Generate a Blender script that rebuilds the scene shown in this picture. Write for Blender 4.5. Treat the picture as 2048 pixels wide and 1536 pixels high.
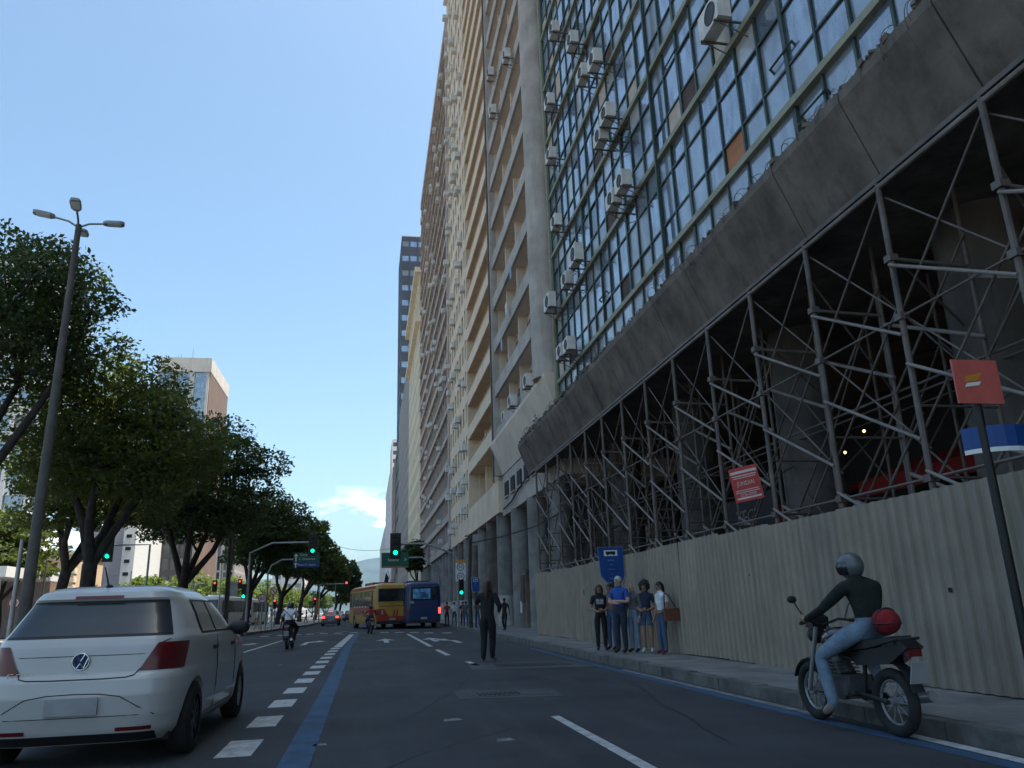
import bpy, bmesh, math, random
import numpy as np
from mathutils import Vector, Matrix
random.seed(7); np.random.seed(7)
scn = bpy.context.scene
col = scn.collection
rad = math.radians
for o in list(bpy.data.objects): bpy.data.objects.remove(o)

# ------------------------------------------------------------------ camera
FPX, CX, CY, CAMH = 1538.0, 1024.0, 768.0, 1.22
VP, ROLL = (733.0, 1223.0), -1.2
def _cam_axes():
    fwd = Vector((VP[0]-CX, VP[1]-CY, FPX)).normalized()
    a = rad(ROLL)
    u0 = Vector((-math.sin(a), -math.cos(a), 0))
    up = (u0 - fwd*u0.dot(fwd)).normalized()
    right = fwd.cross(up)
    return Matrix((right, fwd, up))            # world = RM @ camera (x right, y down, z forward)
RM = _cam_axes()
CAMP = Vector((0, 0, CAMH))
def ray(x, y): return RM @ Vector((x-CX, y-CY, FPX))
def on_z(x, y, z=0.0): d = ray(x, y); return CAMP + d*((z-CAMH)/d.z)
def on_x(x, y, X): d = ray(x, y); return CAMP + d*(X/d.x)
def on_y(x, y, Y): d = ray(x, y); return CAMP + d*(Y/d.y)
def to_px(p):
    c = RM.transposed() @ (Vector(p)-CAMP)
    if c.z < .05: return None
    return (CX+FPX*c.x/c.z, CY+FPX*c.y/c.z, c.z)
cd = bpy.data.cameras.new('camera'); cam = bpy.data.objects.new('camera', cd); col.objects.link(cam)
cd.sensor_width = 36; cd.lens = FPX/2048*36; cd.clip_start = .05; cd.clip_end = 30000
cx_, cy_, cz_ = RM @ Vector((1,0,0)), RM @ Vector((0,-1,0)), RM @ Vector((0,0,-1))
cam.matrix_world = Matrix(((cx_.x,cy_.x,cz_.x,0),(cx_.y,cy_.y,cz_.y,0),(cx_.z,cy_.z,cz_.z,CAMH),(0,0,0,1)))
scn.camera = cam
scn.cycles.max_bounces = 7; scn.cycles.diffuse_bounces = 4; scn.cycles.glossy_bounces = 3; scn.cycles.adaptive_threshold = .015
scn.render.resolution_x, scn.render.resolution_y = 1024, 768

# ------------------------------------------------------------------ sky, sun, exposure
SUN_EL, SUN_AZ = 71.3, 96.0                    # degrees; azimuth clockwise from +Y (the street)
w = bpy.data.worlds.new('World'); scn.world = w; w.use_nodes = True
nt = w.node_tree; N = nt.nodes; L = nt.links; N.clear()
sky = N.new('ShaderNodeTexSky'); sky.sky_type = 'NISHITA'; sky.sun_disc = False
sky.sun_elevation = rad(SUN_EL); sky.sun_rotation = rad(SUN_AZ)
sky.air_density = 1.0; sky.dust_density = 2.6; sky.ozone_density = 1.2
tc = N.new('ShaderNodeTexCoord'); sep = N.new('ShaderNodeSeparateXYZ'); L.new(tc.outputs['Generated'], sep.inputs[0])
mp = N.new('ShaderNodeMapping'); mp.inputs['Scale'].default_value = (7, 7, 15); mp.inputs['Location'].default_value = (2.35, 0.4, 0.35)
L.new(tc.outputs['Generated'], mp.inputs[0])
cn = N.new('ShaderNodeTexNoise'); cn.inputs['Scale'].default_value = 1.6; cn.inputs['Detail'].default_value = 7; cn.inputs['Roughness'].default_value = .55
L.new(mp.outputs[0], cn.inputs[0])
cr = N.new('ShaderNodeMapRange'); cr.inputs[1].default_value = .50; cr.inputs[2].default_value = .62; L.new(cn.outputs[0], cr.inputs[0])
e1 = N.new('ShaderNodeMapRange'); e1.inputs[1].default_value = .068; e1.inputs[2].default_value = .085; L.new(sep.outputs[2], e1.inputs[0])
e2 = N.new('ShaderNodeMapRange'); e2.inputs[1].default_value = .155; e2.inputs[2].default_value = .115; L.new(sep.outputs[2], e2.inputs[0])
m1 = N.new('ShaderNodeMath'); m1.operation = 'MULTIPLY'; L.new(e1.outputs[0], m1.inputs[0]); L.new(e2.outputs[0], m1.inputs[1])
m2 = N.new('ShaderNodeMath'); m2.operation = 'MULTIPLY'; L.new(cr.outputs[0], m2.inputs[0]); L.new(m1.outputs[0], m2.inputs[1])
mixc = N.new('ShaderNodeMix'); mixc.data_type = 'RGBA'; mixc.inputs[7].default_value = (10.5, 10.5, 10.6, 1)
tint = N.new('ShaderNodeMix'); tint.data_type = 'RGBA'; tint.blend_type = 'MULTIPLY'; tint.inputs[0].default_value = 1; tint.inputs[7].default_value = (.93,1.06,1.03,1)
L.new(sky.outputs[0], tint.inputs[6]); L.new(m2.outputs[0], mixc.inputs[0]); L.new(tint.outputs[2], mixc.inputs[6])
bg = N.new('ShaderNodeBackground'); bg.inputs['Strength'].default_value = 0.13
wo = N.new('ShaderNodeOutputWorld'); L.new(mixc.outputs[2], bg.inputs[0]); L.new(bg.outputs[0], wo.inputs[0])
sd = bpy.data.lights.new('sun', 'SUN'); sd.energy = 5.0; sd.angle = rad(.53); sd.color = (1, .95, .88)
sun = bpy.data.objects.new('sun', sd); col.objects.link(sun)
sv = Vector((math.cos(rad(SUN_EL))*math.sin(rad(SUN_AZ)), math.cos(rad(SUN_EL))*math.cos(rad(SUN_AZ)), math.sin(rad(SUN_EL))))
sun.rotation_euler = sv.to_track_quat('Z', 'Y').to_euler(); sun.location = (30, 10, 90)
vs = scn.view_settings
vs.view_transform = 'Standard'; vs.look = 'None'; vs.gamma = 1; vs.use_curve_mapping = False
vs.exposure = 0.98

# ------------------------------------------------------------------ materials
MATS = {}
def mat(name, rgb, rough=.7, var=.12, scale=3.0, metal=0.0, bump=0.0, bscale=40.0, spec=.4, emit=None, estr=0.0, dirt=None, coat=0.0, stretch=None, dsc=(1.3,1.3,.16,2.2)):
    if name in MATS: return MATS[name]
    m = bpy.data.materials.new(name); m.use_nodes = True; n = m.node_tree.nodes; l = m.node_tree.links
    b = n['Principled BSDF']; b.inputs['Roughness'].default_value = rough; b.inputs['Metallic'].default_value = metal
    b.inputs['Specular IOR Level'].default_value = spec; b.inputs['Coat Weight'].default_value = coat; b.inputs['Coat Roughness'].default_value = .06
    g = n.new('ShaderNodeNewGeometry'); src = g.outputs['Position']
    if stretch:
        mpn = n.new('ShaderNodeMapping'); mpn.inputs['Scale'].default_value = stretch; l.new(src, mpn.inputs[0]); src = mpn.outputs[0]
    t = n.new('ShaderNodeTexNoise'); t.inputs['Scale'].default_value = scale; t.inputs['Detail'].default_value = 6; t.inputs['Roughness'].default_value = .6
    l.new(src, t.inputs[0])
    mx = n.new('ShaderNodeMix'); mx.data_type = 'RGBA'
    lo = [c*(1-var*1.6) for c in rgb]; hi = [min(1, c*(1+var)) for c in rgb]
    mx.inputs[6].default_value = (*lo, 1); mx.inputs[7].default_value = (*hi, 1)
    mr = n.new('ShaderNodeMapRange'); mr.inputs[1].default_value = .3; mr.inputs[2].default_value = .7; l.new(t.outputs[0], mr.inputs[0])
    l.new(mr.outputs[0], mx.inputs[0]); out = mx.outputs[2]
    if dirt:                                   # streaks: vertical grime with its own shape
        mp2 = n.new('ShaderNodeMapping'); mp2.inputs['Scale'].default_value = dsc[:3]; l.new(g.outputs['Position'], mp2.inputs[0])
        t2 = n.new('ShaderNodeTexNoise'); t2.inputs['Scale'].default_value = dsc[3]; t2.inputs['Detail'].default_value = 8; t2.inputs['Roughness'].default_value = .7
        l.new(mp2.outputs[0], t2.inputs[0])
        mr2 = n.new('ShaderNodeMapRange'); mr2.inputs[1].default_value = .5; mr2.inputs[2].default_value = .75; mr2.inputs[4].default_value = dirt[3]; l.new(t2.outputs[0], mr2.inputs[0])
        mx2 = n.new('ShaderNodeMix'); mx2.data_type = 'RGBA'; mx2.inputs[7].default_value = (*dirt[:3], 1)
        l.new(mr2.outputs[0], mx2.inputs[0]); l.new(out, mx2.inputs[6]); out = mx2.outputs[2]
    l.new(out, b.inputs['Base Color'])
    if bump:
        t3 = n.new('ShaderNodeTexNoise'); t3.inputs['Scale'].default_value = bscale; t3.inputs['Detail'].default_value = 4; l.new(g.outputs['Position'], t3.inputs[0])
        bp = n.new('ShaderNodeBump'); bp.inputs['Strength'].default_value = bump; bp.inputs['Distance'].default_value = .02
        l.new(t3.outputs[0], bp.inputs['Height']); l.new(bp.outputs[0], b.inputs['Normal'])
    if emit:
        b.inputs['Emission Color'].default_value = (*emit, 1); b.inputs['Emission Strength'].default_value = estr
    MATS[name] = m; return m
def leafmat(name, rgb, trans):
    m = bpy.data.materials.new(name); m.use_nodes = True; n = m.node_tree.nodes; l = m.node_tree.links
    n.remove(n['Principled BSDF']); o = n['Material Output']
    g = n.new('ShaderNodeNewGeometry'); t = n.new('ShaderNodeTexNoise'); t.inputs['Scale'].default_value = .9; t.inputs['Detail'].default_value = 5
    l.new(g.outputs['Position'], t.inputs[0])
    mx = n.new('ShaderNodeMix'); mx.data_type = 'RGBA'; mx.inputs[6].default_value = (*[c*.55 for c in rgb], 1); mx.inputs[7].default_value = (rgb[0]*1.5, rgb[1]*1.35, rgb[2]*1.1, 1)
    mr = n.new('ShaderNodeMapRange'); mr.inputs[1].default_value = .3; mr.inputs[2].default_value = .7; l.new(t.outputs[0], mr.inputs[0]); l.new(mr.outputs[0], mx.inputs[0])
    d = n.new('ShaderNodeBsdfPrincipled'); d.inputs['Roughness'].default_value = .5; d.inputs['Specular IOR Level'].default_value = .35; l.new(mx.outputs[2], d.inputs['Base Color'])
    tr = n.new('ShaderNodeBsdfTranslucent'); tr.inputs[0].default_value = (*trans, 1)
    ms = n.new('ShaderNodeMixShader'); ms.inputs[0].default_value = .3
    l.new(d.outputs[0], ms.inputs[1]); l.new(tr.outputs[0], ms.inputs[2]); l.new(ms.outputs[0], o.inputs[0])
    MATS[name] = m; return m
def glassmat(name, rgb, refl=.35, rough=.06, tint=(.90,.94,.97), k=.6, film=.35):
    """window glass seen from outside: dark room behind plus a mirror layer"""
    m = bpy.data.materials.new(name); m.use_nodes = True; n = m.node_tree.nodes; l = m.node_tree.links
    b = n['Principled BSDF']; b.inputs['Roughness'].default_value = .25; b.inputs['Specular IOR Level'].default_value = .5
    g = n.new('ShaderNodeNewGeometry'); t = n.new('ShaderNodeTexNoise'); t.inputs['Scale'].default_value = 1.7; t.inputs['Detail'].default_value = 5; l.new(g.outputs['Position'], t.inputs[0])
    mx = n.new('ShaderNodeMix'); mx.data_type = 'RGBA'; mx.inputs[6].default_value = (*[c*.7 for c in rgb], 1); mx.inputs[7].default_value = (*[c*1.25 for c in rgb], 1)
    l.new(t.outputs[0], mx.inputs[0]); l.new(mx.outputs[2], b.inputs['Base Color'])
    gl = n.new('ShaderNodeBsdfGlossy'); gl.inputs['Roughness'].default_value = rough; gl.inputs[0].default_value = (*tint, 1)
    lw = n.new('ShaderNodeLayerWeight'); lw.inputs[0].default_value = .35
    ma = n.new('ShaderNodeMath'); ma.operation = 'MULTIPLY_ADD'; ma.inputs[1].default_value = k; ma.inputs[2].default_value = refl; ma.use_clamp = True
    l.new(lw.outputs['Fresnel'], ma.inputs[0])
    md_ = n.new('ShaderNodeMapping'); md_.inputs['Scale'].default_value = (1,1.6,.5); l.new(g.outputs['Position'], md_.inputs[0])     # grime film dulls the mirror unevenly
    t2 = n.new('ShaderNodeTexNoise'); t2.inputs['Scale'].default_value = 1.9; t2.inputs['Detail'].default_value = 7; t2.inputs['Roughness'].default_value = .65; l.new(md_.outputs[0], t2.inputs[0])
    mr = n.new('ShaderNodeMapRange'); mr.inputs[1].default_value = .35; mr.inputs[2].default_value = .62; mr.inputs[3].default_value = film; mr.inputs[4].default_value = 1.0; l.new(t2.outputs[0], mr.inputs[0])
    mm = n.new('ShaderNodeMath'); mm.operation = 'MULTIPLY'; l.new(ma.outputs[0], mm.inputs[0]); l.new(mr.outputs[0], mm.inputs[1])
    ms = n.new('ShaderNodeMixShader'); l.new(mm.outputs[0], ms.inputs[0]); l.new(b.outputs[0], ms.inputs[1]); l.new(gl.outputs[0], ms.inputs[2])
    l.new(ms.outputs[0], n['Material Output'].inputs[0])
    MATS[name] = m; return m

# ------------------------------------------------------------------ mesh helpers
class MB:
    def __init__(s): s.v = []; s.f = []; s.mi = []; s.cur = 0
    def add(s, vs, fs):
        b = len(s.v); s.v += [tuple(v) for v in vs]; s.f += [tuple(i+b for i in f) for f in fs]; s.mi += [s.cur]*len(fs); return s
    def box(s, x0, x1, y0, y1, z0, z1):
        return s.add([(x0,y0,z0),(x1,y0,z0),(x1,y1,z0),(x0,y1,z0),(x0,y0,z1),(x1,y0,z1),(x1,y1,z1),(x0,y1,z1)],
            [(0,3,2,1),(4,5,6,7),(0,1,5,4),(1,2,6,5),(2,3,7,6),(3,0,4,7)])
    def obox(s, c, sz, M=None):
        M = M or Matrix.Identity(3); c = Vector(c); h = [k/2 for k in sz]
        vs = [c + M @ Vector((a*h[0], b*h[1], d*h[2])) for d in (-1,1) for (a,b) in ((-1,-1),(1,-1),(1,1),(-1,1))]
        return s.add(vs, [(0,3,2,1),(4,5,6,7),(0,1,5,4),(1,2,6,5),(2,3,7,6),(3,0,4,7)])
    def cyl(s, p0, p1, r0, r1=None, n=12, caps=True):
        r1 = r0 if r1 is None else r1; p0 = Vector(p0); p1 = Vector(p1); d = (p1-p0).normalized()
        a = d.orthogonal().normalized(); b = d.cross(a)
        vs = [p + (a*math.cos(t)+b*math.sin(t))*r for p, r in ((p0,r0),(p1,r1)) for t in [2*math.pi*k/n for k in range(n)]]
        fs = [(k, (k+1)%n, n+(k+1)%n, n+k) for k in range(n)]
        if caps: fs += [tuple(range(n-1,-1,-1)), tuple(range(n,2*n))]
        return s.add(vs, fs)
    def tube(s, pts, r, n=8, caps=True):
        pts = [Vector(p) for p in pts]; rs = r if isinstance(r, (list,tuple)) else [r]*len(pts); vs = []; a = None
        for i, p in enumerate(pts):
            d = (pts[min(i+1,len(pts)-1)]-pts[max(i-1,0)]).normalized()
            a = d.orthogonal().normalized() if a is None else (a-d*a.dot(d)).normalized()
            b = d.cross(a); vs += [p+(a*math.cos(t)+b*math.sin(t))*rs[i] for t in [2*math.pi*k/n for k in range(n)]]
        fs = [(i*n+k, i*n+(k+1)%n, (i+1)*n+(k+1)%n, (i+1)*n+k) for i in range(len(pts)-1) for k in range(n)]
        if caps: fs += [tuple(range(n-1,-1,-1)), tuple((len(pts)-1)*n+k for k in range(n))]
        return s.add(vs, fs)
    def prism(s, poly, fn):
        """poly: list of 2d pts; fn(p, side 0/1) -> 3d"""
        n = len(poly); vs = [fn(p,0) for p in poly]+[fn(p,1) for p in poly]
        return s.add(vs, [tuple(range(n-1,-1,-1)), tuple(range(n,2*n))]+[(k,(k+1)%n,n+(k+1)%n,n+k) for k in range(n)])
    def torus(s, c, R, r, ax, n=24, m=8):
        c = Vector(c); d = Vector(ax).normalized(); a = d.orthogonal().normalized(); b = d.cross(a); vs = []
        for i in range(n):
            t = 2*math.pi*i/n; e = a*math.cos(t)+b*math.sin(t)
            for k in range(m):
                q = 2*math.pi*k/m; vs.append(c+e*(R+r*math.cos(q))+d*r*math.sin(q))
        return s.add(vs, [(i*m+k, i*m+(k+1)%m, ((i+1)%n)*m+(k+1)%m, ((i+1)%n)*m+k) for i in range(n) for k in range(m)])
    def ball(s, c, r, n=12, m=8, M=None, zmin=-1.0):
        c = Vector(c); r = Vector(r) if hasattr(r,'__len__') else Vector((r,r,r)); M = M or Matrix.Identity(3); vs = []
        for i in range(m+1):
            ph = -math.pi/2+math.pi*i/m; ph = max(ph, math.asin(zmin))
            for k in range(n):
                t = 2*math.pi*k/n; vs.append(c+M@Vector((r.x*math.cos(ph)*math.cos(t), r.y*math.cos(ph)*math.sin(t), r.z*math.sin(ph))))
        return s.add(vs, [(i*n+k, i*n+(k+1)%n, (i+1)*n+(k+1)%n, (i+1)*n+k) for i in range(m) for k in range(n)])
    def grid(s, P):                             # P: rows of points
        m = len(P[0]); vs = [p for row in P for p in row]
        return s.add(vs, [(i*m+k, i*m+k+1, (i+1)*m+k+1, (i+1)*m+k) for i in range(len(P)-1) for k in range(m-1)])
    def sheet(s, poly, z, t=.003):              # flat polygon lying on the ground with a thin edge
        return s.prism(poly, lambda p, k: (p[0], p[1], z-(0 if k else t)))
    def mesh(s, name, m, smooth=None):
        me = bpy.data.meshes.new(name); me.from_pydata(s.v, [], s.f)
        for q in (m if isinstance(m, (list,tuple)) else [m]): me.materials.append(q)
        if any(s.mi): me.polygons.foreach_set('material_index', s.mi)
        me.validate(); fix_normals(me)
        if smooth:
            me.polygons.foreach_set('use_smooth', [True]*len(me.polygons)); me.set_sharp_from_angle(angle=rad(smooth))
        return me
    def build(s, name, m, parent=None, smooth=None, loc=None, **kw):
        o = bpy.data.objects.new(name, s.mesh(name, m, smooth)); col.objects.link(o)
        if loc: o.location = loc
        if parent is not None: adopt(o, parent)
        if kw: tag(o, **kw)
        return o
def fix_normals(me):
    b = bmesh.new(); b.from_mesh(me); bmesh.ops.recalc_face_normals(b, faces=b.faces); b.to_mesh(me); b.free()
INV = {}
def adopt(o, parent):
    o.parent = parent
    if parent.name in INV: o.matrix_parent_inverse = INV[parent.name]
def tag(o, label=None, cat=None, group=None, kind=None):
    if label: o['label'] = label
    if cat: o['category'] = cat
    if group: o['group'] = group
    if kind: o['kind'] = kind
    return o
def thing(name, label, cat, loc=(0,0,0), rotz=0.0, group=None, world=False, scale=1.0):
    """an Empty at the thing's base; world=True: its parts are given in world coordinates"""
    o = bpy.data.objects.new(name, None); o.empty_display_size = .2; col.objects.link(o); o.location = loc; o.rotation_euler = (0,0,rotz); o.scale = (scale,)*3
    tag(o, label, cat, group)
    if world: INV[o.name] = Matrix.Translation(-Vector(loc))
    return o
UNIT = {}
def unit(kind, m):
    k = (kind, m.name)
    if k not in UNIT:
        b = MB()
        if kind == 'box': b.box(-.5,.5,-.5,.5,-.5,.5)
        elif kind == 'rod': b.cyl((0,0,-.5),(0,0,.5),1,1,8)
        UNIT[k] = b.mesh(kind+'_'+m.name, m, 40 if kind == 'rod' else None)
    return UNIT[k]
def piece(name, m, parent, x0, x1, y0, y1, z0, z1, tilt=None):
    o = bpy.data.objects.new(name, unit('box', m)); col.objects.link(o)
    o.location = ((x0+x1)/2,(y0+y1)/2,(z0+z1)/2); o.scale = (abs(x1-x0),abs(y1-y0),abs(z1-z0))
    if tilt: o.rotation_euler = tilt
    if parent is not None: adopt(o, parent)
    return o
def rod(name, m, parent, p0, p1, r):
    o = bpy.data.objects.new(name, unit('rod', m)); col.objects.link(o); p0 = Vector(p0); p1 = Vector(p1)
    o.location = (p0+p1)/2; o.rotation_mode = 'QUATERNION'; o.rotation_quaternion = (p1-p0).to_track_quat('Z','Y'); o.scale = (r, r, (p1-p0).length)
    if parent is not None: adopt(o, parent)
    return o
def struct(o): o['kind'] = 'structure'; return o
def copy_tree(o, parent=None):
    c = o.copy(); col.objects.link(c)
    if parent is not None: c.parent = parent
    for ch in list(o.children): copy_tree(ch, c)
    return c
def text(name, body, size, m, parent, loc, xdir, updir, align='CENTER', depth=.004, sx=1.0):
    cu = bpy.data.curves.new(name, 'FONT'); cu.body = body; cu.size = size; cu.align_x = align; cu.align_y = 'CENTER'; cu.extrude = depth; cu.resolution_u = 2
    t = bpy.data.objects.new('tmp', cu); me = bake(t); bpy.data.objects.remove(t)
    me.materials.clear(); me.materials.append(m)
    X = Vector(xdir).normalized(); U = Vector(updir).normalized(); Z = X.cross(U)
    me.transform(Matrix(((X.x*sx,U.x,Z.x,loc[0]),(X.y*sx,U.y,Z.y,loc[1]),(X.z*sx,U.z,Z.z,loc[2]),(0,0,0,1))))
    o = bpy.data.objects.new(name, me); col.objects.link(o)
    if parent is not None: adopt(o, parent)
    return o
TMP = bpy.data.scenes.new('workbench')
def bake(o, extra=()):
    """mesh of o with its modifiers applied, evaluated in a scratch scene"""
    for q in (o,*extra): TMP.collection.objects.link(q)
    TMP.view_layers[0].update(); dg = TMP.view_layers[0].depsgraph; me = bpy.data.meshes.new_from_object(o.evaluated_get(dg))
    for q in (o,*extra): TMP.collection.objects.unlink(q)
    return me
def lerp(a, b, t): return a+(b-a)*t
# ------------------------------------------------------------------ palette
asphalt = mat('asphalt', (.033,.036,.041), .82, .3, .45, bump=.5, bscale=70, dirt=(.075,.075,.075,.55), dsc=(.9,.12,1,1.6))
asphalt2 = mat('asphalt_patch', (.07,.071,.074), .9, .2, 2, bump=.4, bscale=50)
ground_m = mat('city_ground', (.22,.20,.17), .95, .25, .05)
pave = mat('pavement_concrete', (.17,.165,.155), .9, .28, 1.4, bump=.4, bscale=20)
kerb_m = mat('kerb_stone', (.12,.115,.105), .9, .3, 2.5, bump=.5, bscale=18)
median_m = mat('median_paving', (.30,.28,.25), .9, .22, 1.2, bump=.3, bscale=15)
white_paint = mat('road_paint_white', (.47,.47,.46), .8, .2, 5, bump=.2, bscale=60, dirt=(.07,.072,.075,.9), dsc=(3,3,1,2.6))
blue_paint = mat('road_paint_blue', (.030,.078,.15), .8, .25, 3, bump=.2, dirt=(.05,.06,.075,.8), dsc=(3,1,1,2.0))
old_paint = mat('road_paint_worn', (.2,.2,.2), .85, .4, 6)
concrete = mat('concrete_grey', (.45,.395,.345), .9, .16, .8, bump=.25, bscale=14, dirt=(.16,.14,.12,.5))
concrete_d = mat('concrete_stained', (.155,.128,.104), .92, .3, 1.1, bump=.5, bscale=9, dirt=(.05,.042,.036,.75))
col_m = mat('column_concrete', (.23,.215,.20), .9, .25, 1.0, bump=.3, bscale=10, dirt=(.1,.1,.1,.65))
col_base = mat('column_base_paint', (.45,.43,.39), .9, .25, 2.0, dirt=(.15,.14,.13,.6))
soffit_b = mat('soffit_beige', (.70,.58,.47), .9, .1, .7, dirt=(.42,.34,.28,.35))
cream = mat('cream_plaster', (.70,.555,.405), .85, .1, .6, bump=.15, bscale=12, dirt=(.45,.36,.26,.45))
cream_d = mat('cream_soffit', (.64,.46,.31), .9, .12, .7, dirt=(.35,.27,.2,.4))
pinkgrey = mat('pinkish_grey_plaster', (.44,.36,.31), .9, .14, .7, dirt=(.2,.17,.16,.5))
palecream = mat('pale_cream_stone', (.72,.63,.47), .85, .1, .5, dirt=(.5,.43,.33,.35))
olive = mat('olive_band', (.27,.265,.18), .6, .14, 1.5, dirt=(.12,.12,.08,.5))
greenfr = mat('dark_green_frame', (.035,.06,.048), .45, .3, 2)
black_m = mat('near_black', (.012,.012,.013), .7, .2, 3)
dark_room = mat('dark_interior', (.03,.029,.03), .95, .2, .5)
steel = mat('weathered_steel', (.135,.112,.098), .6, .25, 2.5, metal=.2, dirt=(.16,.10,.07,.6))
steel_l = mat('pale_steel', (.21,.185,.165), .55, .2, 2.5, metal=.2, dirt=(.25,.17,.12,.45))
galv = mat('galvanised_pole', (.30,.31,.32), .5, .15, 2, metal=.35)
polegrey = mat('pole_concrete', (.11,.10,.088), .9, .2, 2, bump=.2, dirt=(.06,.085,.08,.5))
wood_pole = mat('dark_pole', (.06,.055,.05), .9, .3, 3)
fence_m = mat('painted_sheet_metal', (.27,.225,.172), .6, .1, 1.2, dirt=(.14,.108,.08,.65))
acwhite = mat('air_conditioner_casing', (.66,.63,.57), .6, .14, 2, dirt=(.3,.27,.23,.5))
acdark = mat('air_conditioner_grille', (.06,.06,.06), .7, .2, 3)
rubber = mat('tyre_rubber', (.018,.018,.019), .85, .2, 8, bump=.2)
chrome = mat('bright_metal', (.65,.66,.68), .22, .08, 5, metal=1.0)
g_sky = glassmat('glass_blue', (.12,.15,.20), .30, .05)
g_curt = glassmat('glass_curtain', (.40,.40,.39), .08, .2)
g_sky2 = glassmat('glass_pale_blue', (.20,.23,.27), .20, .14)
g_dusty = glassmat('glass_dusty', (.17,.17,.17), .06, .3)
g_dark = glassmat('glass_dark', (.02,.023,.027), .05, .05)
g_car = glassmat('glass_car', (.008,.011,.014), .02, .02, k=.12, film=.85)
p_beige = mat('panel_beige', (.52,.42,.33), .85, .12, 2, dirt=(.3,.25,.2,.4))
p_orange = mat('panel_orange', (.42,.17,.075), .8, .2, 2)
p_brown = mat('panel_brown', (.10,.06,.05), .85, .25, 2)
p_white = mat('panel_white', (.62,.62,.62), .8, .1, 2)
s_green = mat('sign_green', (.006,.10,.06), .5, .1, 2)
s_blue = mat('sign_blue', (.006,.055,.22), .45, .1, 2)
s_dblue = mat('sign_dark_blue', (.006,.02,.09), .45, .1, 2)
s_white = mat('sign_white', (.72,.72,.71), .5, .06, 3)
s_red = mat('sign_red', (.42,.035,.03), .5, .1, 3)
s_orange = mat('sign_orange', (.55,.24,.03), .5, .1, 3)
s_black = mat('sign_black', (.01,.01,.01), .5, .1, 3)
def lamp_mat(n, rgb, s): return mat(n, rgb, .4, .02, 5, emit=rgb, estr=s)
l_green = lamp_mat('lamp_green', (.0,.85,.42), 1.6); l_red = lamp_mat('lamp_red', (1,.04,.03), 2.2)
l_off = mat('lamp_off', (.03,.012,.012), .4); l_amb = lamp_mat('lamp_warm', (1,.72,.25), 1.6)

# ------------------------------------------------------------------ ground, road, pavements
GZ = -.02
struct(MB().add([(-9000,-400,GZ),(9000,-400,GZ),(9000,9000,GZ),(-9000,9000,GZ)], [(0,1,2,3)]).build('ground', ground_m))
road = struct(MB().add([(-11,-40,0),(7.2,-40,0),(7.2,900,0),(-11,900,0)], [(0,1,2,3)]).build('road', asphalt))
side_lane = struct(MB().add([(-22.9,56,.156),(-11.3,56,.156),(-11.3,900,.156),(-22.9,900,.156)], [(0,1,2,3)]).build('side_lane', asphalt2))
far_road = struct(MB().add([(-70,-40,-.008),(-24,-40,-.008),(-24,900,-.008),(-70,900,-.008)], [(0,1,2,3)]).build('far_carriageway', asphalt2))
# right pavement: kerb line follows the photograph, the kerb is a real step
RK = [(4.95,-40),(4.95,9.3),(5.05,18),(5.25,26),(5.45,39),(5.5,50),(5.8,64),(6.0,90),(6.0,900)]
def rkx(y):
    for (x0,y0),(x1,y1) in zip(RK,RK[1:]):
        if y0 <= y <= y1: return lerp(x0,x1,(y-y0)/(y1-y0))
    return RK[-1][0]
LK = [(-9.3,-40),(-9.1,25),(-8.6,42),(-7.7,52),(-6.95,60),(-6.6,70),(-5.5,83),(-5.3,140),(-5.3,900)]
def strip(poly_front, back_x, z, name, m):
    b = MB(); n = len(poly_front)
    vs = [(x,y,z) for x,y in poly_front]+[(back_x,y,z) for x,y in poly_front]
    b.add(vs, [(i,i+1,n+i+1,n+i) for i in range(n-1)])
    return b.build(name, m)
rp = struct(strip([(x+.16,y) for x,y in RK], 60, .15, 'pavement', pave))
md = struct(strip([(x-.16,y) for x,y in LK], -23, .15, 'median_pavement', median_m))
mb = MB(); mb.box(-23.2,-23,-40,900,-.02,.14); struct(mb.build('median_edge', kerb_m))
def kerb_stones(line, sgn, parent, y0, y1, step):
    y = y0
    while y < y1:
        yb = min(y+step-.015, y1)
        def X(q):
            for (x0,a),(x1,b) in zip(line,line[1:]):
                if a <= q <= b: return lerp(x0,x1,(q-a)/(b-a))
        b = MB(); dz = random.uniform(-.012,.012); j = random.uniform(-.012,.012)
        b.prism([(0,0),(1,0),(1,1),(0,1)], lambda p, k, y=y, yb=yb: (X(y if p[1] == 0 else yb)+sgn*(.16*p[0])+sgn*(j if p[0] == 0 else .02), y if p[1] == 0 else yb, -.01 if k == 0 else .155+dz))
        b.build('kerb_stone', kerb_m, parent); y += step
kerb_stones(RK, 1, rp, 3, 62, 1.15); kerb_stones(LK, -1, md, 40, 100, 1.6)
for pr, line, sg, a, bb in ((rp,RK,1,62.0,900.0),(md,LK,-1,100.0,900.0),(md,LK,-1,-40.0,40.0),(rp,RK,1,-40.0,3.0)):
    ys = sorted({a,bb}|{y for _,y in line if a < y < bb}); P = []
    for y in ys:
        for (x0,q0),(x1,q1) in zip(line,line[1:]):
            if q0 <= y <= q1: xx = lerp(x0,x1,(y-q0)/(q1-q0)); break
        P.append((xx,y))
    m_ = MB(); n = len(P)
    for i in range(n-1):
        (xa,ya),(xb,yb) = P[i],P[i+1]
        m_.add([(xa,ya,-.01),(xb,yb,-.01),(xb,yb,.154),(xa,ya,.154),(xa+sg*.18,ya,.154),(xb+sg*.18,yb,.154)], [(0,1,2,3),(3,2,5,4)])
    m_.build('kerb_run', kerb_m, pr)
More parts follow.
